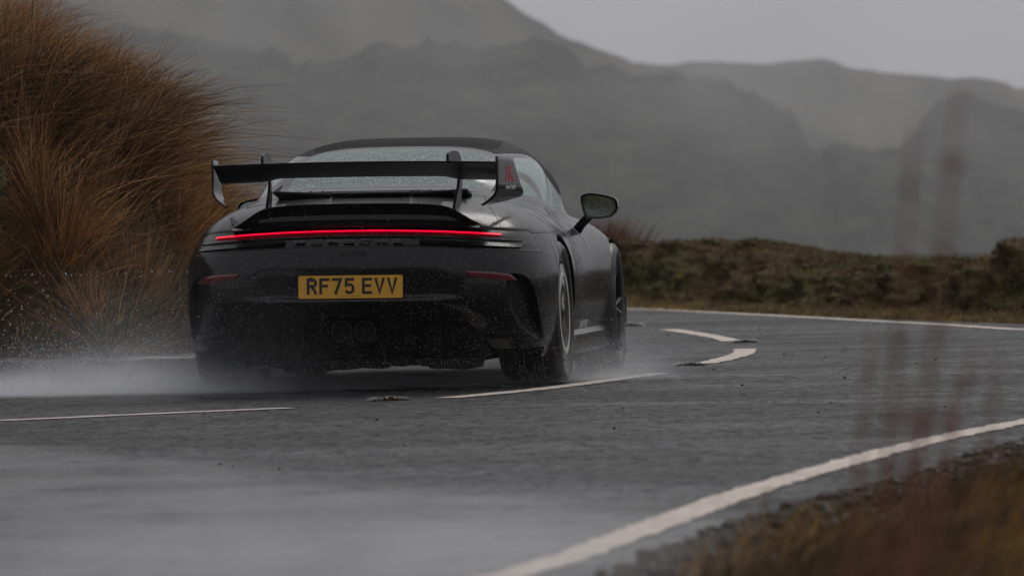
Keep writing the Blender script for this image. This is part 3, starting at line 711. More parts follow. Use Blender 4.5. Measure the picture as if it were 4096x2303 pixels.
# ------------------------------------------------------------------ ground, road
M_asph = mat('wet_asphalt', (.05, .05, .052), .3)
def asph():
    m = M_asph; c = objco(m); B_ = bsdf(m)
    sx = N(m, 'ShaderNodeSeparateXYZ'); L(m, c, sx.inputs[0])
    # boundary of a worn, standing-water area in the nearer lane : y < f(x)
    xx = sx.outputs[0]; yy = sx.outputs[1]
    edge = math_(m, 'SUBTRACT', math_(m, 'SUBTRACT', 20.2, math_(m, 'MULTIPLY', xx, 2.75)), yy)
    edge = math_(m, 'ADD', edge, math_(m, 'MULTIPLY', math_(m, 'SUBTRACT', noise(m, .8, 3, .6, c), .5), 3.0))
    mask = N(m, 'ShaderNodeMapRange'); mask.interpolation_type = 'SMOOTHSTEP'; L(m, edge, mask.inputs[0]); mask.inputs[1].default_value = -.5; mask.inputs[2].default_value = .9
    mk_ = mask.outputs[0]
    st = objco(m, (.35, .9, 1)); big = noise(m, .9, 5, .6, st, .4)
    mid = noise(m, 7, 4, .65, c); fine = noise(m, 120, 3, .7, c); agg = N(m, 'ShaderNodeTexVoronoi'); agg.inputs['Scale'].default_value = 75; L(m, c, agg.inputs['Vector'])
    col = ramp(m, math_(m, 'ADD', math_(m, 'MULTIPLY', mid, .5), math_(m, 'MULTIPLY', fine, .5)), [(.3, (.016, .016, .017)), (.7, (.075, .075, .078))])
    mxc = N(m, 'ShaderNodeMixRGB'); L(m, math_(m, 'MULTIPLY', mk_, .3), mxc.inputs[0]); L(m, col, mxc.inputs[1]); mxc.inputs[2].default_value = (.075, .075, .079, 1)
    L(m, mxc.outputs[0], B_.inputs['Base Color'])
    r = math_(m, 'ADD', ramp(m, big, [(.35, .26), (.62, .46)]), math_(m, 'MULTIPLY', math_(m, 'ADD', fine, mid), .12))
    L(m, r, B_.inputs['Roughness'])
    g1 = noise(m, 15, 6, .85, c); g2 = noise(m, 60, 4, .8, c)
    sp = math_(m, 'ADD', math_(m, 'MULTIPLY', g1, .6), math_(m, 'MULTIPLY', g2, .4))
    vc = N(m, 'ShaderNodeTexVoronoi'); vc.inputs['Scale'].default_value = 55; L(m, c, vc.inputs['Vector']); vs = N(m, 'ShaderNodeSeparateXYZ'); L(m, vc.outputs['Color'], vs.inputs[0])
    vd = N(m, 'ShaderNodeTexVoronoi'); vd.inputs['Scale'].default_value = 20; L(m, c, vd.inputs['Vector']); vt = N(m, 'ShaderNodeSeparateXYZ'); L(m, vd.outputs['Color'], vt.inputs[0])
    rnd = math_(m, 'ADD', math_(m, 'MULTIPLY', vs.outputs[0], .6), math_(m, 'MULTIPLY', vt.outputs[0], .4))
    sp = math_(m, 'ADD', math_(m, 'MULTIPLY', sp, .62), math_(m, 'MULTIPLY', rnd, .38))
    sp = ramp(m, sp, [(.38, .0), (.52, .28), (.62, 1.)])
    sp = math_(m, 'ADD', math_(m, 'MULTIPLY', sp, .38), math_(m, 'MULTIPLY', mk_, math_(m, 'ADD', .0, math_(m, 'MULTIPLY', ramp(m, noise(m, 2.6, 5, .7, c), [(.35, 0.), (.65, 1.)]), .26)))); L(m, sp, B_.inputs['Specular IOR Level'])
    c2 = noise(m, 22, 4, .7, c)
    hsum = math_(m, 'ADD', math_(m, 'MULTIPLY', agg.outputs['Distance'], .8), math_(m, 'ADD', math_(m, 'MULTIPLY', fine, .5), math_(m, 'ADD', math_(m, 'MULTIPLY', mid, .9), math_(m, 'MULTIPLY', c2, 2.2))))
    bb = N(m, 'ShaderNodeBump'); bb.inputs['Distance'].default_value = .010; L(m, hsum, bb.inputs['Height'])
    L(m, math_(m, 'ADD', .85, math_(m, 'MULTIPLY', mk_, -.45)), bb.inputs['Strength'])
    L(m, bb.outputs[0], B_.inputs['Normal'])
asph()
outer = catmull([(-24, -5), (-13, 1.5), (-6, 6.5), (-2.6, 10), (-.75, 12.8), (.08, 14.9), (.25, 15.7), (.4, 16.7), (.67, 18.2), (.95, 19.4), (1.35, 21.1), (1.95, 23.8), (3.0, 27.3), (4.1, 31.5), (4.75, 35.5), (4.75, 39), (4.2, 42.2), (3.5, 44.8), (3.1, 46.2), (2.68, 48.2), (2.2, 50.4), (1.68, 52.9), (1.02, 55.8), (-.3, 61), (-3, 68), (-8, 78), (-16, 90)], 5)
inner = catmull([(-24, 78), (-14, 68), (-8, 60), (-5, 54), (-3, 48), (-2.0, 44), (-1.5, 41), (-1.2, 38.5), (-1.22, 36.9), (-1.58, 35.6), (-2.05, 34.85), (-2.6, 34.95), (-3.4, 35.0), (-5, 34.2), (-8, 32), (-14, 27), (-26, 18)], 5)
road_poly = [p[:2] for p in outer]+[p[:2] for p in inner]
def sheet(name, poly, z, m, kind='structure'):
    tri = tessellate_polygon([[Vector((a, b, 0)) for a, b in poly]])
    o = mk(name, [(a, b, z) for a, b in poly], [tuple(t) for t in tri], m, kind=kind)
    bm = bmesh.new(); bm.from_mesh(o.data); bmesh.ops.recalc_face_normals(bm, faces=bm.faces)
    if sum(f_.normal.z for f_ in bm.faces) < 0: bmesh.ops.reverse_faces(bm, faces=bm.faces)
    bm.to_mesh(o.data); bm.free(); return o
sheet('road', road_poly, 0, M_asph)
M_line = mat('worn_white_line', (.72, .70, .67), .6, spec=.3)
def linem():
    m = M_line; c = objco(m); f = noise(m, 30, 5, .75, c); g = noise(m, 6, 3, .6, c)
    k = math_(m, 'ADD', math_(m, 'MULTIPLY', f, .7), math_(m, 'MULTIPLY', g, .3))
    L(m, ramp(m, k, [(.36, (.10, .09, .08)), (.44, (.50, .41, .35)), (.6, (.80, .69, .61))]), bsdf(m).inputs['Base Color'])
    L(m, bump(m, noise(m, 90, 3, .7, c), .6, .004), bsdf(m).inputs['Normal'])
linem()
def ribbon(name, pts, w, z, m, ragged=.012):
    v = []; f = []; P = [Vector(p[:2]) for p in catmull(pts, 12)]
    # resample fine
    Q = [P[0]]
    for i in range(1, len(P)):
        n = max(1, int((P[i]-P[i-1]).length/.06))
        for k in range(1, n+1): Q.append(P[i-1].lerp(P[i], k/n))
    for i, p in enumerate(Q):
        t = (Q[min(i+1, len(Q)-1)]-Q[max(i-1, 0)]).normalized(); n_ = Vector((-t.y, t.x))
        a = w/2+random.uniform(-ragged, ragged)*.5; b_ = w/2+random.uniform(-ragged, ragged)*.5
        v += [(p.x+n_.x*a, p.y+n_.y*a, z), (p.x-n_.x*b_, p.y-n_.y*b_, z)]
    f = [(2*i+1, 2*i+3, 2*i+2, 2*i) for i in range(len(Q)-1)]
    return mk(name, v, f, m, kind='structure')
ribbon('edge_line', [(-24.2, -3.6), (-12.6, 2.9), (-5.6, 8), (-2.0, 11.8), (-.55, 14.2), (-.02, 15.8), (.33, 17.75), (.60, 19.4), (.92, 21.1), (1.44, 23.5), (2.0, 25.6), (2.75, 28), (3.8, 32), (4.4, 36), (4.35, 39), (3.85, 41.3), (3.36, 42.82), (3.03, 44.76), (2.61, 46.97), (2.14, 49.4), (1.62, 51.92), (.98, 54.78), (-.7, 60), (-3.6, 67)], .13, .004, M_line, .03)
for pts in ([(-8.4, 24.6), (-6.4, 26.3), (-4.6, 27.5)], [(-3.4, 28.1), (-2.26, 28.62), (-1.7, 29.02), (-1.02, 29.48)], [(-.32, 30.48), (-.02, 31.2), (.3, 32.2), (.75, 33.99)], [(1.05, 35.85), (1.2, 36.8), (1.33, 37.9), (1.39, 39.15)], [(1.385, 41.3), (1.36, 42.2), (1.24, 43.9), (1.09, 45.6)], [(.55, 49), (.1, 51), (-.4, 53)]):
    ribbon('centre_line_dash', pts, .13, .004, M_line, .02)
# ground sheet: plateau near the road, falling to a valley, hills beyond
M_soil = mat('dark_soil', (.035, .024, .015), .9, spec=.12)
L(M_soil, ramp(M_soil, noise(M_soil, 3, 6, .7, objco(M_soil)), [(.3, (.022, .015, .011)), (.55, (.06, .042, .028)), (.75, (.10, .075, .05))]), bsdf(M_soil).inputs['Base Color'])
L(M_soil, bump(M_soil, noise(M_soil, 30, 5, .7, objco(M_soil)), .8, .03), bsdf(M_soil).inputs['Normal'])
rs = np.concatenate([np.linspace(.5, 100, 60), np.geomspace(108, 6000, 40)]); th = np.linspace(0, 2*np.pi, 96, endpoint=False)
v = [(0, 0, -.03)]
for r_ in rs:
    zz = -.03 if r_ < 80 else -.03-45*float(sstep(80, 420, np.array(r_)))
    v += [(r_*math.sin(t_), r_*math.cos(t_)+20, zz) for t_ in th]
n = 96; f = [(0, 1+(k+1) % n, 1+k) for k in range(n)]+[(1+i*n+k, 1+i*n+(k+1) % n, 1+(i+1)*n+(k+1) % n, 1+(i+1)*n+k) for i in range(len(rs)-1) for k in range(n)]
g_ = MB(); g_.add(v, f); g_.build('ground', M_soil, kind='structure')
# hills: outline points in angle (px of a 2576 wide view) kept as world coordinates
def hill(name, Rd, pts, m, seed, amp, treeh, slope=.75):
    V_ = 4096/2576; px = np.array([p[0]*V_ for p in pts]); py_ = np.array([p[1]*V_ for p in pts])
    hor = 818+(2048-px)*.02235; X = (px-2048)/26056*Rd; Z = .9+(hor-py_)/26056*Rd
    x0 = np.arange(X[0], X[-1], Rd*.00035); z0 = np.interp(x0, X, Z)
    k = np.hanning(9); k /= k.sum(); z0 = np.convolve(np.pad(z0, 4, 'edge'), k, 'valid')
    rough = fbm(np.stack([x0/(Rd*.004), x0*0+seed, x0*0], 1), 4, seed)*treeh*2
    rows = 46; v = []
    xs_, ys_, zs_ = [], [], []
    for j in range(-6, rows):
        u = j/rows; dy = -u*Rd*.22 if j >= 0 else -u*Rd*.3
        drop = (abs(u)**1.25)*Rd*.22*slope*.55
        xs_.append(x0+0*dy); ys_.append(np.full(len(x0), Rd+dy)); zs_.append(z0+rough*math.exp(-abs(u)*6)-drop)
    X_ = np.array(xs_); Y_ = np.array(ys_); Z_ = np.array(zs_)
    P = np.stack([X_.ravel()/(Rd*.02), Y_.ravel()/(Rd*.03), np.full(X_.size, seed*1.3)], 1)
    w_ = np.clip(np.abs(np.arange(-6, rows)/rows)*8, 0, 1)[:, None]
    Z_ = Z_+(fbm(P, 5, seed)*amp).reshape(Z_.shape)*w_
    P2 = np.stack([X_.ravel()/(Rd*.0018), Y_.ravel()/(Rd*.006), np.full(X_.size, seed*2.3)], 1)
    Z_ = Z_+(fbm(P2, 3, seed+9)*treeh*1.0).reshape(Z_.shape)*w_
    nc = len(x0); nr = rows+6
    i = np.arange(nr-1)[:, None]*nc; k_ = np.arange(nc-1)[None, :]
    q = np.stack([(i+k_).ravel(), (i+k_+1).ravel(), (i+nc+k_+1).ravel(), (i+nc+k_).ravel()], 1)[:, ::-1].copy()
    o = mk(name, np.stack([X_.ravel(), Y_.ravel(), Z_.ravel()], 1), q, m, kind='structure', smooth=True)
    return o
def hillm(name, dark, light, sc):
    m = mat(name, dark, .95, spec=.1); c = objco(m)
    L(m, ramp(m, noise(m, sc, 6, .65, c, .3), [(.40, dark), (.64, light)]), bsdf(m).inputs['Base Color']); return m
M_wood = hillm('dark_woodland', (.006, .008, .006), (.055, .056, .042), .09)
M_moor = hillm('moorland', (.02, .02, .014), (.10, .093, .062), .02)
hill('far_ridge', 3000, [(200, 240), (900, 200), (1300, 200), (1620, 162), (1800, 160), (1960, 162), (2020, 153), (2090, 151), (2130, 164), (2160, 175), (2300, 187), (2400, 195), (2540, 207), (2565, 222), (2800, 260), (3300, 330)], M_moor, 3, 9, 1.5)
hill('main_ridge', 2600, [(-900, -420), (-200, -520), (400, -420), (900, -250), (1180, -90), (1290, 0), (1340, 40), (1450, 100), (1530, 130), (1620, 166), (1700, 195), (1800, 225), (2000, 300), (2300, 430), (2700, 600), (3200, 700)], M_moor, 5, 7, 1.2)
hill('wooded_spur', 1700, [(-900, -100), (-200, 0), (250, 50), (430, 80), (550, 92), (650, 130), (760, 150), (850, 135), (1050, 115), (1200, 105), (1330, 100), (1430, 122), (1500, 165), (1605, 182), (1731, 196), (1790, 199), (1885, 212), (1939, 250), (2020, 310), (2036, 385), (2100, 362), (2129, 351), (2180, 362), (2237, 364), (2330, 410), (2600, 500), (3300, 600)], M_wood, 11, 5, 3.2)
hill('right_spur', 2000, [(2050, 520), (2180, 440), (2260, 370), (2320, 320), (2360, 262), (2410, 234), (2440, 232), (2485, 258), (2576, 279), (2800, 330), (3300, 420)], M_wood, 17, 5, 3.2)

# ------------------------------------------------------------------ kerb + left bank
M_kerb = mat('kerb_stone', (.13, .115, .10), .4)
L(M_kerb, ramp(M_kerb, noise(M_kerb, 12, 5, .7, objco(M_kerb)), [(.3, (.07, .063, .057)), (.7, (.17, .15, .135))]), bsdf(M_kerb).inputs['Base Color'])
kin = [Vector(p[:2]) for p in inner]; cumv = []
def offset_path(P, d):
    out = []
    for i, p in enumerate(P):
        t = (P[min(i+1, len(P)-1)]-P[max(i-1, 0)]).normalized(); out.append(p+Vector((-t.y, t.x))*d)
    return out
kerb_pts = kin
o0 = offset_path(kerb_pts, 0); o1 = offset_path(kerb_pts, -.13); o2 = offset_path(kerb_pts, -.15)
b = MB(); n = len(kin); v = []
for i in range(n):
    hz = .125+.006*math.sin(i*1.7)
    v += [(o0[i].x, o0[i].y, -.02), (o0[i].x-.0, o0[i].y, hz-.012), ((o0[i].x*.9+o1[i].x*.1), (o0[i].y*.9+o1[i].y*.1), hz), (o1[i].x, o1[i].y, hz+.004), (o2[i].x, o2[i].y, -.02)]
b.add(v, [(i*5+k, i*5+(k+1) % 5, (i+1)*5+(k+1) % 5, (i+1)*5+k) for i in range(n-1) for k in range(5)]); b.build('kerb', M_kerb, kind='structure')
ia = np.array([[p.x, p.y] for p in kin])
def dist_in(x, y):      # signed distance to road polygon (positive outside road)
    return -sdpoly(x, y, road_poly)
def bankh(x, y):
    d = dist_in(x, y)
    inn = (x < -.9) | (y > 60)
    H = np.interp(x, [-12, -6, -4.2, -3.2, -2.5, -2.0, -1.6, -1.2, -.5], [2.6, 2.3, 1.95, 1.6, 1.28, 1.08, .92, .66, .3])
    h = .09+H*sstep(.05, 1.25, d)
    p = np.stack([x*1.3, y*1.3, x*0], 1); h = h+fbm(p, 4, 21)*.55*sstep(.1, .9, d)
    return h, d
gx = np.arange(-9, -.2, .07); gy = np.arange(33.0, 58, .10)
GX, GY = np.meshgrid(gx, gy); hh, dd = bankh(GX.ravel(), GY.ravel())
inside = (dd > .12)
zz = np.where(inside, hh, -.2)
bx = GX.ravel()+ (fbm(np.stack([GX.ravel()*3, GY.ravel()*3, hh*3], 1), 2, 5)*.15)*inside
nc = len(gx); nr = len(gy); i = np.arange(nr-1)[:, None]*nc; k = np.arange(nc-1)[None, :]
q = np.stack([(i+k).ravel(), (i+k+1).ravel(), (i+nc+k+1).ravel(), (i+nc+k).ravel()], 1); keep = inside[q].all(1) & (GX.ravel()[q[:, 0]] < -.5) 
q = q[keep]
M_bank = mat('bank_soil', (.03, .02, .012), .9, spec=.2)
L(M_bank, ramp(M_bank, noise(M_bank, 6, 5, .7, objco(M_bank)), [(.3, (.03, .018, .010)), (.6, (.075, .042, .02)), (.8, (.07, .06, .022))]), bsdf(M_bank).inputs['Base Color'])
mk('grass_bank_ground', np.stack([bx, GY.ravel(), zz], 1), q, M_bank, kind='structure', smooth=True)
def blademat(name, rough=.65, transl=.25):
    m = bpy.data.materials.new(name); m.use_nodes = True; B_ = bsdf(m)
    a = N(m, 'ShaderNodeVertexColor'); a.layer_name = 'col'; L(m, a.outputs[0], B_.inputs['Base Color']); B_.inputs['Roughness'].default_value = rough
    B_.inputs['Specular IOR Level'].default_value = .25
    return m
M_blade = blademat('dry_grass')
def blades(name, base, dirv, length, bend, width, cols, m, seg=5, kind='stuff', wind=(1., 0, 0), parent=None):
    n = len(base); base = np.asarray(base, float); dirv = dirv/np.linalg.norm(dirv, axis=1)[:, None]
    side = np.cross(dirv, rng.normal(size=(n, 3))*.5+np.array([0, 1., 0])); side /= np.linalg.norm(side, axis=1)[:, None]+1e-9
    W_ = np.array(wind); V_ = []
    for k in range(seg+1):
        t = k/seg; p = base+dirv*(length*t)[:, None]+(W_[None, :]*(bend*length*t*t)[:, None]); p[:, 2] -= bend*length*t**3*.45
        w = (width*(1-t)**.7*.5+.0004)[:, None]
        V_.append(p-side*w); V_.append(p+side*w)
    V_ = np.stack(V_, 1).reshape(-1, 3); st = (seg+1)*2
    i = np.arange(n)[:, None]*st+np.arange(seg)[None, :]*2; i = i.ravel()
    q = np.stack([i, i+1, i+3, i+2], 1); c = np.repeat(cols, st, 0)
    return mk(name, V_, q, m, kind=kind, cols=c, parent=parent)
PAL = np.array([(.42, .22, .085), (.34, .19, .075), (.19, .09, .035), (.60, .42, .21), (.08, .045, .022), (.46, .25, .09)])
# tussocks
pool = np.stack([rng.uniform(-6.2, -1.05, 9000), rng.uniform(34.9, 47, 9000)], 1); h_, d_ = bankh(pool[:, 0], pool[:, 1])
ok = (d_ > .16) & (d_ < 3.0) & (rng.random(len(d_)) < np.where(d_ < 1.15, 1., .35)); pool = pool[ok]; hp = h_[ok]; dp = d_[ok]
sel = rng.permutation(len(pool))[:340]
B, D, Ln, Bn, Wd, C = [], [], [], [], [], []
for j in sel:
    cx_, cy_ = pool[j]; cz_ = hp[j]; d0 = dp[j]
    nb = int(rng.uniform(140, 380)); tone = rng.choice(len(PAL), p=[.3, .22, .16, .08, .1, .14]); green = (cz_ < .7 and rng.random() < .5) or rng.random() < .08
    big = rng.uniform(.6, 1.15)*(.52+.42*float(sstep(.2, 1.3, np.array(cz_))))
    tl = np.array([rng.normal(.30, .33), rng.normal(-.30, .3), 1.0])
    r = np.abs(rng.normal(0, .085, nb)); a = rng.uniform(0, 2*np.pi, nb); ox, oy = r*np.cos(a), r*np.sin(a)
    bx_, by_ = cx_+ox, cy_+oy; bz, bd = bankh(bx_, by_); okb = bd > .12
    dirs = tl[None, :]+np.stack([ox*6.0, oy*6.0, np.zeros(nb)], 1)+rng.normal(0, .24, (nb, 3))
    ln = big*rng.uniform(.35, 1.0, nb)**.7*.8
    col = PAL[tone][None, :]*rng.uniform(.45, 1.5, (nb, 1))*rng.choice([.4, .7, 1., 1.3])
    if green: col = np.array([(.10, .11, .05)])*rng.uniform(.5, 1.5, (nb, 1)); ln *= .5; dirs = dirs+rng.normal(0, .25, (nb, 3))
    mixp = rng.random(nb) < .30; col[mixp] = PAL[rng.integers(0, 6, mixp.sum())]
    B.append(np.stack([bx_, by_, bz-.02], 1)[okb]); D.append(dirs[okb]); Ln.append(ln[okb]); Bn.append((rng.uniform(.0, .45, nb)**1.2*rng.choice([1, 1, 2.2, 1.5, -.6])*rng.choice([1, 1, 1, 2.0], nb))[okb]); Wd.append(rng.uniform(.0028, .0058, nb)[okb]); C.append(col[okb])
blades('tall_brown_grass', np.concatenate(B), np.concatenate(D), np.concatenate(Ln), np.concatenate(Bn), np.concatenate(Wd), np.concatenate(C), M_blade)
# undergrowth: short tangled matting
n = 60000; pp_ = np.stack([rng.uniform(-6, -.9, n), rng.uniform(34.8, 46, n)], 1); h_, d_ = bankh(pp_[:, 0], pp_[:, 1]); ok = (d_ > .15) & (d_ < 2.6); pp_ = pp_[ok]; h_ = h_[ok]; n = len(pp_)
gm = vnoise(np.stack([pp_[:, 0]*1.6, pp_[:, 1]*1.6, h_*2], 1), 31)
lowm = sstep(1.0, .2, h_)
cc_ = np.where((gm+.25*lowm > .62)[:, None], np.array([(.085, .085, .035)]), np.array([(.21, .11, .045)]))*rng.uniform(.3, 1.5, (n, 1))
blades('matted_grass', np.stack([pp_[:, 0], pp_[:, 1], h_-.01], 1), rng.normal(0, .7, (n, 3))+np.array([.25, -.25, .8]), rng.uniform(.08, .30, n), rng.uniform(0, .9, n), rng.uniform(.0025, .005, n), cc_, M_blade, 4)
# leafy gorse bush at far left
def bush(name, c, r, n, label, cols):
    E_ = empty(name, (c[0], c[1], c[2]-r)); tag(E_, label, 'bush')
    a = rng.normal(size=(n, 3)); a /= np.linalg.norm(a, axis=1)[:, None]; rad = r*rng.uniform(.25, 1, n)**.5*(1+.35*fbm(a*2.5, 3, 8))
    base = a*rad[:, None]*np.array([1, 1, .8])+np.array([0, 0, r]); base += (rng.normal(size=(n, 3))*.02)
    cl = np.array(cols)[rng.integers(0, len(cols), n)]*rng.uniform(.4, 1.4, (n, 1))
    blades('foliage', base, a+rng.normal(0, .6, (n, 3))+np.array([0, 0, .5]), rng.uniform(.02, .05, n), rng.uniform(0, .3, n), rng.uniform(.004, .010, n), cl, M_blade, 2, kind=None, parent=E_)
    b = MB()
    for k in range(9):
        t_ = random.uniform(0, 6.28); b.tube([(0, 0, 0), (r*.25*math.cos(t_), r*.25*math.sin(t_), r*.6), (r*.6*math.cos(t_), r*.6*math.sin(t_), r*1.25)], [.012, .008, .004], 5)
    b.build('stem', M_bank, E_); return E_
bush('gorse_bush', (-2.88, 34.75, 1.06), .17, 3600, 'small olive green gorse bush among brown grass at the left edge of the bank', [(.15, .145, .065), (.10, .10, .045), (.24, .20, .10)])
# distant tuft just over the car's right front wing
def tuft(name, c, n, ln, label, pal):
    B_ = np.stack([c[0]+rng.normal(0, .09, n), c[1]+rng.normal(0, .12, n), np.full(n, c[2])], 1)
    D_ = np.stack([(B_[:, 0]-c[0])*1.5, (B_[:, 1]-c[1])*2.2, np.ones(n)], 1)+rng.normal(0, .15, (n, 3))
    o = blades(name, B_, D_, ln*rng.uniform(.5, 1, n), rng.uniform(0, .15, n), rng.uniform(.004, .008, n), np.array(pal)[rng.integers(0, len(pal), n)]*rng.uniform(.5, 1.3, (n, 1)), M_blade, 4, kind=None)
    return tag(o, label, 'grass clump')
tuft('grass_clump', (.86, 60.5, .0), 1500, .86, 'red brown grass clump rising beyond the car and its door mirror', [(.20, .08, .035), (.12, .045, .02), (.25, .12, .05)])
# ------------------------------------------------------------------ right hand turf bank along the outside of the bend
foot = [Vector(p[:2]) for p in catmull([(6.9, 33), (6.6, 38), (5.3, 42.6), (4.3, 44.8), (3.75, 46.5), (3.25, 48.1), (2.8, 50.3), (2.27, 52.4), (1.71, 54.8), (1.05, 57.4), (0, 60.5), (-1.6, 65), (-4, 70)], 30)]
Hs = spl([-4, 0, .9, 1.2, 1.5, 1.9, 2.2, 2.6, 2.9, 3.15, 3.35, 3.7, 4.15, 4.5, 5.5, 7], [.3, .45, .50, .50, .46, .39, .35, .36, .36, .40, .50, .54, .57, .57, .6, .6])
v = []; prof = [(-.7, -.02), (-.25, .0), (0, .03), (.12, .12), (.2, .34), (.26, .60), (.34, .82), (.48, .95), (.75, 1.0), (1.1, .97), (1.6, .75), (2.4, .2), (3.5, -.5)]
pd = np.array(prof); tt = np.linspace(0, 1, 64); pdi = np.stack([np.interp(tt*(len(prof)-1), range(len(prof)), pd[:, 0]), np.interp(tt*(len(prof)-1), range(len(prof)), pd[:, 1])], 1)
fo = []
Q = [foot[0]]
for i in range(1, len(foot)):
    if (foot[i]-Q[-1]).length > .05: Q.append(foot[i])
nn_ = len(Q); pts3 = []
for i, p in enumerate(Q):
    t = (Q[min(i+1, nn_-1)]-Q[max(i-1, 0)]).normalized(); nrm = Vector((t.y, -t.x))
    if nrm.dot(Vector((1, .6))) < 0: nrm = -nrm
    fo.append((p, nrm)); H = float(Hs(p.x))
    for a, c in pdi: pts3.append((p.x+nrm.x*a, p.y+nrm.y*a, c*H if c > 0 else c*.3))
pts3 = np.array(pts3); nrm3 = np.repeat(np.array([[n_.x, n_.y, 0] for _, n_ in fo]), 64, 0)
w_ = np.tile(sstep(0, .14, tt*1.0-.10), nn_)
lump = 1.1*fbm(pts3*np.array([2.6, 1.3, 4.5]), 4, 41)+.6*fbm(pts3*np.array([8, 4, 12.]), 3, 42)
pts3 = pts3-nrm3*(lump*.55*w_)[:, None]; pts3[:, 2] += lump*.22*w_*(Hs(pts3[:, 0])/.5)
i = np.arange(nn_-1)[:, None]*64; k = np.arange(63)[None, :]
q = np.stack([(i+k).ravel(), (i+k+1).ravel(), (i+64+k+1).ravel(), (i+64+k).ravel()], 1)
M_turf = mat('mossy_turf', (.05, .04, .015), .9, spec=.15)
c_ = objco(M_turf)
L(M_turf, ramp(M_turf, noise(M_turf, 5, 6, .7, c_, .5), [(.3, (.022, .015, .008)), (.48, (.075, .05, .022)), (.62, (.13, .10, .038)), (.8, (.18, .135, .065))]), bsdf(M_turf).inputs['Base Color'])
L(M_turf, bump(M_turf, noise(M_turf, 25, 5, .7, c_), .9, .04), bsdf(M_turf).inputs['Normal'])
mk('turf_bank', pts3, q, M_turf, kind='structure', smooth=True)
tn = np.cross(pts3[q[:, 1]]-pts3[q[:, 0]], pts3[q[:, 3]]-pts3[q[:, 0]]); ar = np.linalg.norm(tn, axis=1); tn /= ar[:, None]+1e-9
if (tn[:, 2]).sum() < 0: tn = -tn
cy = pts3[q[:, 0], 1]; colid = q[:, 0] % 64
wt = ar*(cy > 38)*(cy < 62)*(colid < 50); pk = rng.choice(len(q), 70000, p=wt/wt.sum())
u_, s_ = rng.random(len(pk)), rng.random(len(pk))
bp = pts3[q[pk, 0]]+(pts3[q[pk, 1]]-pts3[q[pk, 0]])*u_[:, None]+(pts3[q[pk, 3]]-pts3[q[pk, 0]])*s_[:, None]
gn = fbm(bp*np.array([2.2, 1.5, 4.]), 3, 51); gn2 = vnoise(bp*np.array([5., 3, 8]), 52)
base_c = np.where((gn > .06)[:, None], np.array([(.165, .17, .05)]), np.where((gn < -.1)[:, None], np.array([(.13, .08, .038)]), np.array([(.18, .125, .05)])))
base_c = np.where((bp[:, 2] < .06)[:, None], np.array([(.30, .215, .09)]), base_c)
base_c = base_c*(.5+gn2[:, None]*.9)*rng.uniform(.5, 1.4, (len(pk), 1))
blades('turf_grass', bp, tn[pk]*.6+rng.normal(0, .5, (len(pk), 3))+np.array([0, 0, .35]), rng.uniform(.02, .07, len(pk)), rng.uniform(0, .6, len(pk)), rng.uniform(.004, .009, len(pk)), base_c, M_blade, 2)
# ------------------------------------------------------------------ near right verge
def vergez(x, y):
    d = dist_in(x, y); p = np.stack([x*1.1, y*1.1, x*0], 1)
    k_ = sstep(6, 17, y)*sstep(-.2, .6, x-.095*(y-12))
    return -.015+(.04*sstep(0, .3, d)+.16*sstep(.25, 1.7, d)+.2*sstep(1.5, 5, d)+fbm(p*2, 4, 61)*.20*sstep(.05, .8, d))*k_-.05*(1-k_), d
gx = np.arange(-2.5, 8.5, .07); gy = np.arange(3.5, 34, .09); GX, GY = np.meshgrid(gx, gy); zz, dd = vergez(GX.ravel(), GY.ravel())
rag = fbm(np.stack([GX.ravel()*2.5, GY.ravel()*2.5, GX.ravel()*0], 1), 3, 77)*.22
nc = len(gx); nr = len(gy); i = np.arange(nr-1)[:, None]*nc; k = np.arange(nc-1)[None, :]
q = np.stack([(i+k).ravel(), (i+k+1).ravel(), (i+nc+k+1).ravel(), (i+nc+k).ravel()], 1)
okv = (dd+rag*0 > -.10+rag) & (GX.ravel() > -2.2+.0*dd) & (GX.ravel() > (GY.ravel()-16)*.1-.9); q = q[okv[q].all(1)]
zz = np.where(dd < .1, .006+.02*np.clip(dd+.15, 0, 1), zz)
mk('verge', np.stack([GX.ravel(), GY.ravel(), zz], 1), q, M_soil, kind='structure', smooth=True)
# clods and stones along the broken edge
ico = bmesh.new(); bmesh.ops.create_icosphere(ico, subdivisions=1, radius=1); iv = np.array([v_.co[:] for v_ in ico.verts]); it_ = np.array([[v_.index for v_ in f_.verts] for f_ in ico.faces]); ico.free()
def scatter(name, P, sz, cols, m, squash=.6, kind='stuff', jit=.25):
    n = len(P); ang = rng.uniform(0, 6.28, n); c_, s_ = np.cos(ang), np.sin(ang)
    V_ = iv[None]*(1+rng.uniform(-jit, jit, (n, len(iv), 1))); X_ = V_[..., 0]*c_[:, None]-V_[..., 1]*s_[:, None]; Y_ = (V_[..., 0]*s_[:, None]+V_[..., 1]*c_[:, None])*.8
    V_ = np.stack([X_, Y_, V_[..., 2]*squash], -1)*sz[:, None, None]+P[:, None, :]
    T_ = (it_[None]+(np.arange(n)*len(iv))[:, None, None]).reshape(-1, 3)
    return mk(name, V_.reshape(-1, 3), T_, m, kind=kind, cols=np.repeat(cols, len(iv), 0))
M_stone = blademat('stone', .5)
n = 26000; P = np.stack([rng.uniform(-1.5, 5, n), rng.uniform(11, 30, n)], 1); z_, d_ = vergez(P[:, 0], P[:, 1])
ok = (d_ > -.02+rng.exponential(.02, n)-.03) & (d_ < .35+rng.exponential(.5, n)); P = P[ok]; z_ = z_[ok]; n = len(P)
cc_ = np.array([(.035, .022, .015), (.06, .04, .027), (.014, .010, .008), (.11, .08, .06)])[rng.choice(4, n, p=[.4, .2, .35, .05])]*rng.uniform(.6, 1.3, (n, 1))
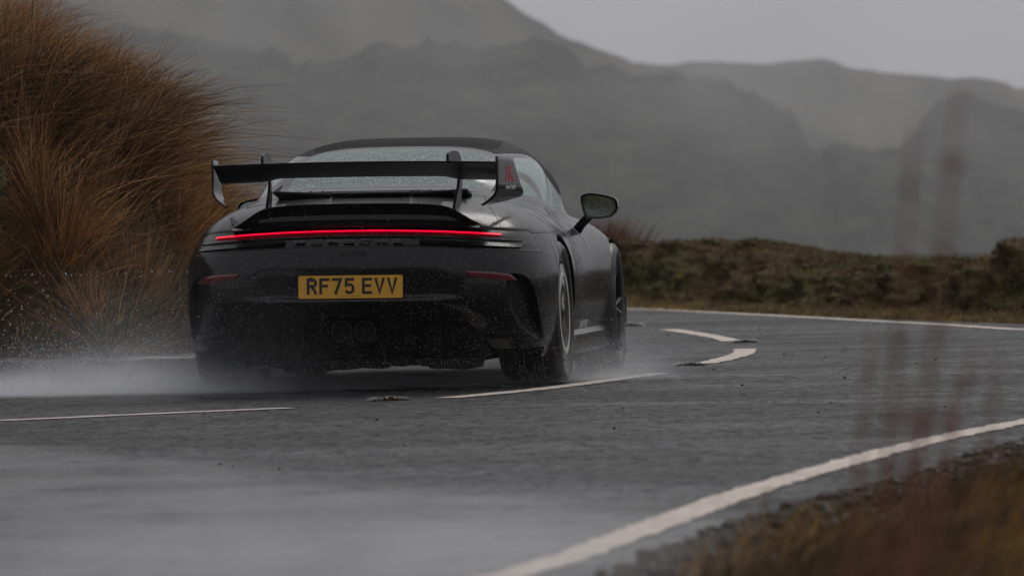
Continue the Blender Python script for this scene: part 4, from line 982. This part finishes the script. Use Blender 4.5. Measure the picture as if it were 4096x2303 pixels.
scatter('gravel', np.stack([P[:, 0], P[:, 1], np.maximum(z_, .004)+.004], 1), rng.uniform(.1, 1, n)**3*.024+.003, cc_, M_stone, .75, jit=.45)
# crumbs lying on the road
n = 90; P = np.stack([rng.uniform(-3, 4, n), rng.uniform(16, 48, n)], 1); d_ = dist_in(P[:, 0], P[:, 1]); P = P[d_ < -.1]; n = len(P)
scatter('road_grit', np.stack([P[:, 0], P[:, 1], np.full(n, .004)], 1), rng.uniform(.003, .009, n), np.tile([(.02, .017, .014)], (n, 1)), M_stone)
# foreground grass bottom right
n = 70000; P = np.stack([rng.uniform(.1, 4.0, n), rng.uniform(7.5, 17.5, n)], 1); z_, d_ = vergez(P[:, 0], P[:, 1]); dens = vnoise(np.stack([P[:, 0]*1.6, P[:, 1]*1.2, P[:, 0]*0], 1), 71)
ok = (d_ > np.where(rng.random(n) < .16, .12, .50+.5*dens)) & (P[:, 0] < 3.4); P = P[ok]; z_ = z_[ok]; n = len(P); dens = dens[ok]
cc_ = np.where((dens > .5)[:, None], np.array([(.36, .21, .055)]), np.array([(.13, .08, .035)]))*rng.uniform(.4, 1.4, (n, 1))
blades('verge_grass', np.stack([P[:, 0], P[:, 1], z_-.01], 1), rng.normal(0, .3, (n, 3))+np.array([.1, 0, 1]), rng.uniform(.06, .24, n), rng.uniform(.1, .8, n), rng.uniform(.003, .006, n), cc_, M_blade, 4)
# out of focus reddish stems close to the camera
def stem(base, top, lab, heads):
    b = MB(); bx_, by_, bz_ = base; pts = [(bx_+(top[0]-bx_)*t_**1.3, by_+.02*math.sin(t_*5), bz_+(top[2]-bz_)*t_) for t_ in np.linspace(0, 1, 12)]
    b.tube(pts, [.0034-.0014*i/11 for i in range(12)], 5)
    o = empty('stalk_plant', base); st_ = b.build('stem', M_stem, o); st_.location = -Vector(base)
    hv = MB()
    for k in range(heads):
        t_ = .12+.88*k/heads; j = int(t_*11); p = Vector(pts[min(j, 11)]); a_ = random.uniform(0, 6.28); l_ = random.uniform(.015, .04)*(1.25-t_*.6)
        d_ = Vector((math.cos(a_)*.5+.25, math.sin(a_)*.3, 1)).normalized(); s_ = d_.orthogonal()*.0034
        hv.add([p, p+d_*l_*.5+s_, p+d_*l_, p+d_*l_*.5-s_], [(0, 1, 2, 3)])
    hh_ = hv.build('seed_head', M_stem, o, kind='stuff'); hh_.location = -Vector(base)
    tag(o, lab, 'grass stem', 'out of focus stems in the foreground'); return o
M_stem = mat('red_brown_stem', (.30, .13, .085), .7)
for (u0, v0, u1, v1, dist0), lab in zip(((2120, 1330, 2190, 830, 6.2), (2200, 1400, 2255, 800, 6.0), (2215, 1380, 2310, 300, 5.6), (2290, 1420, 2450, 860, 6.4), (2300, 1400, 2420, 230, 5.2), (2330, 1400, 2395, 960, 6.6), (2270, 1400, 2280, 960, 6.3), (2420, 1400, 2500, 900, 6.1), (2250, 1380, 2350, 820, 6.0), (2180, 1420, 2240, 980, 6.5)), ['leftmost blurred reddish grass stem crossing the right hand road edge line', 'blurred grass stem second from the left above the edge line', 'tall faint blurred stem reaching up against the hillside left of its taller twin', 'blurred stem leaning right over the road left of the widest streak', 'tallest faint blurred stem against the misty hill at upper right', 'short blurred stem standing between two taller leaning ones', 'upright short blurred stem in the middle of the foreground stems', 'rightmost blurred grass stem low over the edge line', 'slanting blurred stem in the thick of the reddish streaks', 'low blurred stem close beside the leftmost ones over the dark verge']):
    dist = dist0*1.35
    def w2(u, v_):
        px_, py2 = u*4096/2576, v_*4096/2576; hor = 818+(2048-px_)*.02235; return ((px_-2048)/26056*dist, dist, .9+(hor-py2)/26056*dist)
    a_, c_ = w2(u0, v0), w2(u1, v1); gz = .0
    base = (a_[0]-(c_[0]-a_[0])*.9, dist, max(float(vergez(np.array([a_[0]]), np.array([dist]))[0][0])-.02, .0)); stem(base, c_, lab, 90)
# ------------------------------------------------------------------ road studs
M_iron = mat('stud_housing', (.20, .20, .20), .35, .3); M_amber = mat('amber_reflector', (.45, .2, .06), .2, coat=1); M_rub = mat('stud_rubber', (.02, .02, .02), .4)
def stud():
    E_ = empty('road_stud')
    b = MB(); b.prism([(-.115, .0), (-.10, .010), (-.065, .017), (-.05, .013), (.05, .013), (.065, .017), (.10, .010), (.115, .0)], lambda u, w, k: (u, -.055+.11*k, w+.001)); b.build('housing', M_iron, E_, bevel=.003)
    b = MB(); b.prism([(-.045, .0), (-.04, .020), (.04, .020), (.045, .0)], lambda u, w, k: (u, -.062+.124*k, w)); b.build('rubber_insert', M_rub, E_, bevel=.003)
    for x_ in (-.024, .024):
        b = MB(); b.lathe([(-.0105, .0001), (-.0105, .006), (.0105, .006), (.0105, .0001)], 10, c=(x_, -.060, .012)); b.build('reflector', M_amber, E_)
    return E_
st0 = stud(); first = True
for (x_, y_, a_, sc, lb) in ((-.59, 30.37, 50, 1., 'cat eye road stud behind the car between the two nearest centre dashes'), (.96, 35.55, 15, 0.9, 'cat eye road stud beside the curved dash right of the front wheel'), (1.46, 41.0, -6, 0.9, 'cat eye road stud at the apex of the bending centre line'), (.86, 47.3, -22, 1.0, 'smallest cat eye road stud glinting past the front wheel')):
    if first: o = st0; first = False
    else:
        o = st0.copy(); COL.objects.link(o)
        for ch in st0.children: c = ch.copy(); COL.objects.link(c); c.parent = o
    o.location = (x_, y_, 0.001); o.rotation_euler = (0, 0, R(a_)*.3); o.scale = (sc*.85, sc, sc*1.0)
    tag(o, lb, 'road stud', 'road studs along the centre line')
# ------------------------------------------------------------------ spray
def mist(name, c, dim, dens, hz, seedv, rot=0, left=True):
    m = bpy.data.materials.new(name); m.use_nodes = True; t = m.node_tree; t.nodes.clear()
    o = N(m, 'ShaderNodeOutputMaterial'); pv = N(m, 'ShaderNodeVolumePrincipled'); pv.inputs['Color'].default_value = (.93, .94, .97, 1); pv.inputs['Anisotropy'].default_value = .2
    tc = N(m, 'ShaderNodeTexCoord').outputs['Object']; sx = N(m, 'ShaderNodeSeparateXYZ'); L(m, tc, sx.inputs[0])
    def fall(s_, a, b):
        r = N(m, 'ShaderNodeMapRange'); r.interpolation_type = 'SMOOTHSTEP'; L(m, s_, r.inputs[0]); r.inputs[1].default_value = a; r.inputs[2].default_value = b; return r.outputs[0]
    X_, Y_, Z_ = sx.outputs
    ax_ = math_(m, 'ABSOLUTE', X_); ay = math_(m, 'ABSOLUTE', Y_)
    f = math_(m, 'MULTIPLY', fall(ay, dim[1]*.5, dim[1]*.1), fall(X_, -dim[0]*.5, -dim[0]*.42 if left else -dim[0]*.1))
    f = math_(m, 'MULTIPLY', f, fall(X_, dim[0]*.5, dim[0]*.12))
    ex = math_(m, 'POWER', 2.718, math_(m, 'MULTIPLY', Z_, -1/hz)); f = math_(m, 'MULTIPLY', f, ex); f = math_(m, 'MULTIPLY', f, fall(Z_, dim[2], dim[2]*.6))
    mp = N(m, 'ShaderNodeMapping'); mp.inputs['Scale'].default_value = (1.5, 2.5, 5); mp.inputs['Location'].default_value = (seedv, 0, 0); L(m, tc, mp.inputs[0])
    ns = noise(m, 1.8, 5, .6, mp.outputs[0], .6); ns = fall(ns, .36, .68)
    f = math_(m, 'MULTIPLY', math_(m, 'MULTIPLY', f, math_(m, 'ADD', ns, .25)), dens); L(m, f, pv.inputs['Density']); L(m, pv.outputs[0], o.inputs['Volume'])
    b = MB(); b.box((0, 0, dim[2]/2+.012), (dim[0], dim[1], dim[2])); ob = b.build(name, m); ob.location = c; ob.rotation_euler = (0, 0, rot)
    return tag(ob, kind='stuff')
mist('tyre_spray_mist', (-2.35, 32.6, 0), (5.2, 2.0, .5), 9.0, .045, 2.0)
mist('tyre_plume', (-1.75, 32.35, 0), (1.8, 1.4, .8), 2.6, .12, 5.0, left=False)
mist('tail_spray_mist', (-1.62, 31.3, 0), (2.0, 1.4, .95), .30, .22, 7.0, left=False)
mist('verge_mist', (-.45, 15.6, 0), (2.2, 4.0, .3), .9, .10, 3.0, left=False)
mist('road_mist', (-1.6, 15.5, 0), (5.5, 9.0, .34), .07, .12, 9.0)
mist('side_spray_mist', (.25, 32.9, 0), (1.4, 1.6, .5), 2.8, .08, 4.0, left=False)
M_drop = mat('water_drop', (.55, .57, .60), .08, coat=1)
def drops(n, xr, yr, hz, zmax, s0, s1, bias=1.):
    x_ = xr[0]+(xr[1]-xr[0])*rng.random(n)**bias; y_ = rng.uniform(*yr, n); z_ = np.minimum(rng.exponential(hz, n)+.008, zmax); return np.stack([x_, y_, z_], 1), rng.uniform(s0, s1, n)**1.0
A1 = drops(7000, (-3.4, -1.6), (33.0, 34.6), .075, .55, .0007, .0034, .8); A2 = drops(11000, (-1.9, .35), (30.6, 31.5), .26, 1.0, .0004, .0013, 1.2); A3 = drops(1700, (.15, .75), (32.8, 34.6), .08, .3, .0008, .003)
A4 = drops(1500, (-2.6, -1.2), (32.0, 33.5), .16, .6, .001, .0045)
P = np.concatenate([A1[0], A2[0], A3[0], A4[0]]); sz = np.concatenate([A1[1], A2[1], A3[1], A4[1]])
scatter('water_droplets', P, sz, np.ones((len(P), 3)), M_drop, 1.1)
mm = bpy.data.materials.new('hill_mist'); mm.use_nodes = True; mm.node_tree.nodes.clear()
o = N(mm, 'ShaderNodeOutputMaterial'); pv = N(mm, 'ShaderNodeVolumePrincipled'); pv.inputs['Color'].default_value = (.98, .98, .99, 1)
oc = objco(mm); mp = N(mm, 'ShaderNodeMapping'); mp.inputs['Scale'].default_value = (.016, .004, .03); L(mm, oc, mp.inputs[0])
ns = noise(mm, 1.0, 3, .55, mp.outputs[0], .8); mr = N(mm, 'ShaderNodeMapRange'); mr.interpolation_type = 'SMOOTHSTEP'; L(mm, ns, mr.inputs[0]); mr.inputs[1].default_value = .42; mr.inputs[2].default_value = .72
sx = N(mm, 'ShaderNodeSeparateXYZ'); L(mm, oc, sx.inputs[0])
def fz(s_, a, b_):
    r = N(mm, 'ShaderNodeMapRange'); r.interpolation_type = 'SMOOTHSTEP'; L(mm, s_, r.inputs[0]); r.inputs[1].default_value = a; r.inputs[2].default_value = b_; return r.outputs[0]
f_ = math_(mm, 'MULTIPLY', mr.outputs[0], fz(math_(mm, 'ABSOLUTE', sx.outputs[1]), 350, 200)); f_ = math_(mm, 'MULTIPLY', f_, fz(sx.outputs[2], -20, 60)); f_ = math_(mm, 'MULTIPLY', f_, fz(math_(mm, 'ABSOLUTE', sx.outputs[0]), 420, 300))
f_ = math_(mm, 'MULTIPLY', f_, fz(sx.outputs[2], 128, 90))
L(mm, math_(mm, 'MULTIPLY', f_, .0013), pv.inputs['Density']); L(mm, pv.outputs[0], o.inputs['Volume'])
b = MB(); b.box((0, 0, 40), (860, 720, 180)); hm_ = b.build('drifting_mist', mm); hm_.location = (-60, 1280, 0); tag(hm_, kind='stuff')
# ------------------------------------------------------------------ bank behind the camera (the photographer's side of the cutting)
v = []; aa = np.radians(np.linspace(95, 265, 60)); 
for a_ in aa:
    for r_, z_ in ((9, 0), (11, 1.8), (13, 4.5), (16, 7.6), (22, 9.2), (40, 8.5)):
        q_ = fbm(np.array([[a_*6, r_*.6, 0]]), 3, 90)[0]; v.append((r_*1.2*math.sin(a_)+0, r_*math.cos(a_)*1.0-4, z_*(1+.5*q_)))
b = MB(); b.add(v, [(i*6+k, i*6+k+1, (i+1)*6+k+1, (i+1)*6+k) for i in range(59) for k in range(5)]); b.build('cutting_bank', M_turf, kind='structure')
# ------------------------------------------------------------------ haze
HZ = bpy.data.materials.new('haze'); HZ.use_nodes = True; HZ.node_tree.nodes.clear()
o = N(HZ, 'ShaderNodeOutputMaterial'); pv = N(HZ, 'ShaderNodeVolumePrincipled'); pv.inputs['Density'].default_value = .00018; pv.inputs['Color'].default_value = (.975, .98, .99, 1); L(HZ, pv.outputs[0], o.inputs['Volume'])
b = MB(); b.box((0, 1000, 75), (3200, 5000, 350)); hb = b.build('haze', HZ); tag(hb, kind='stuff')
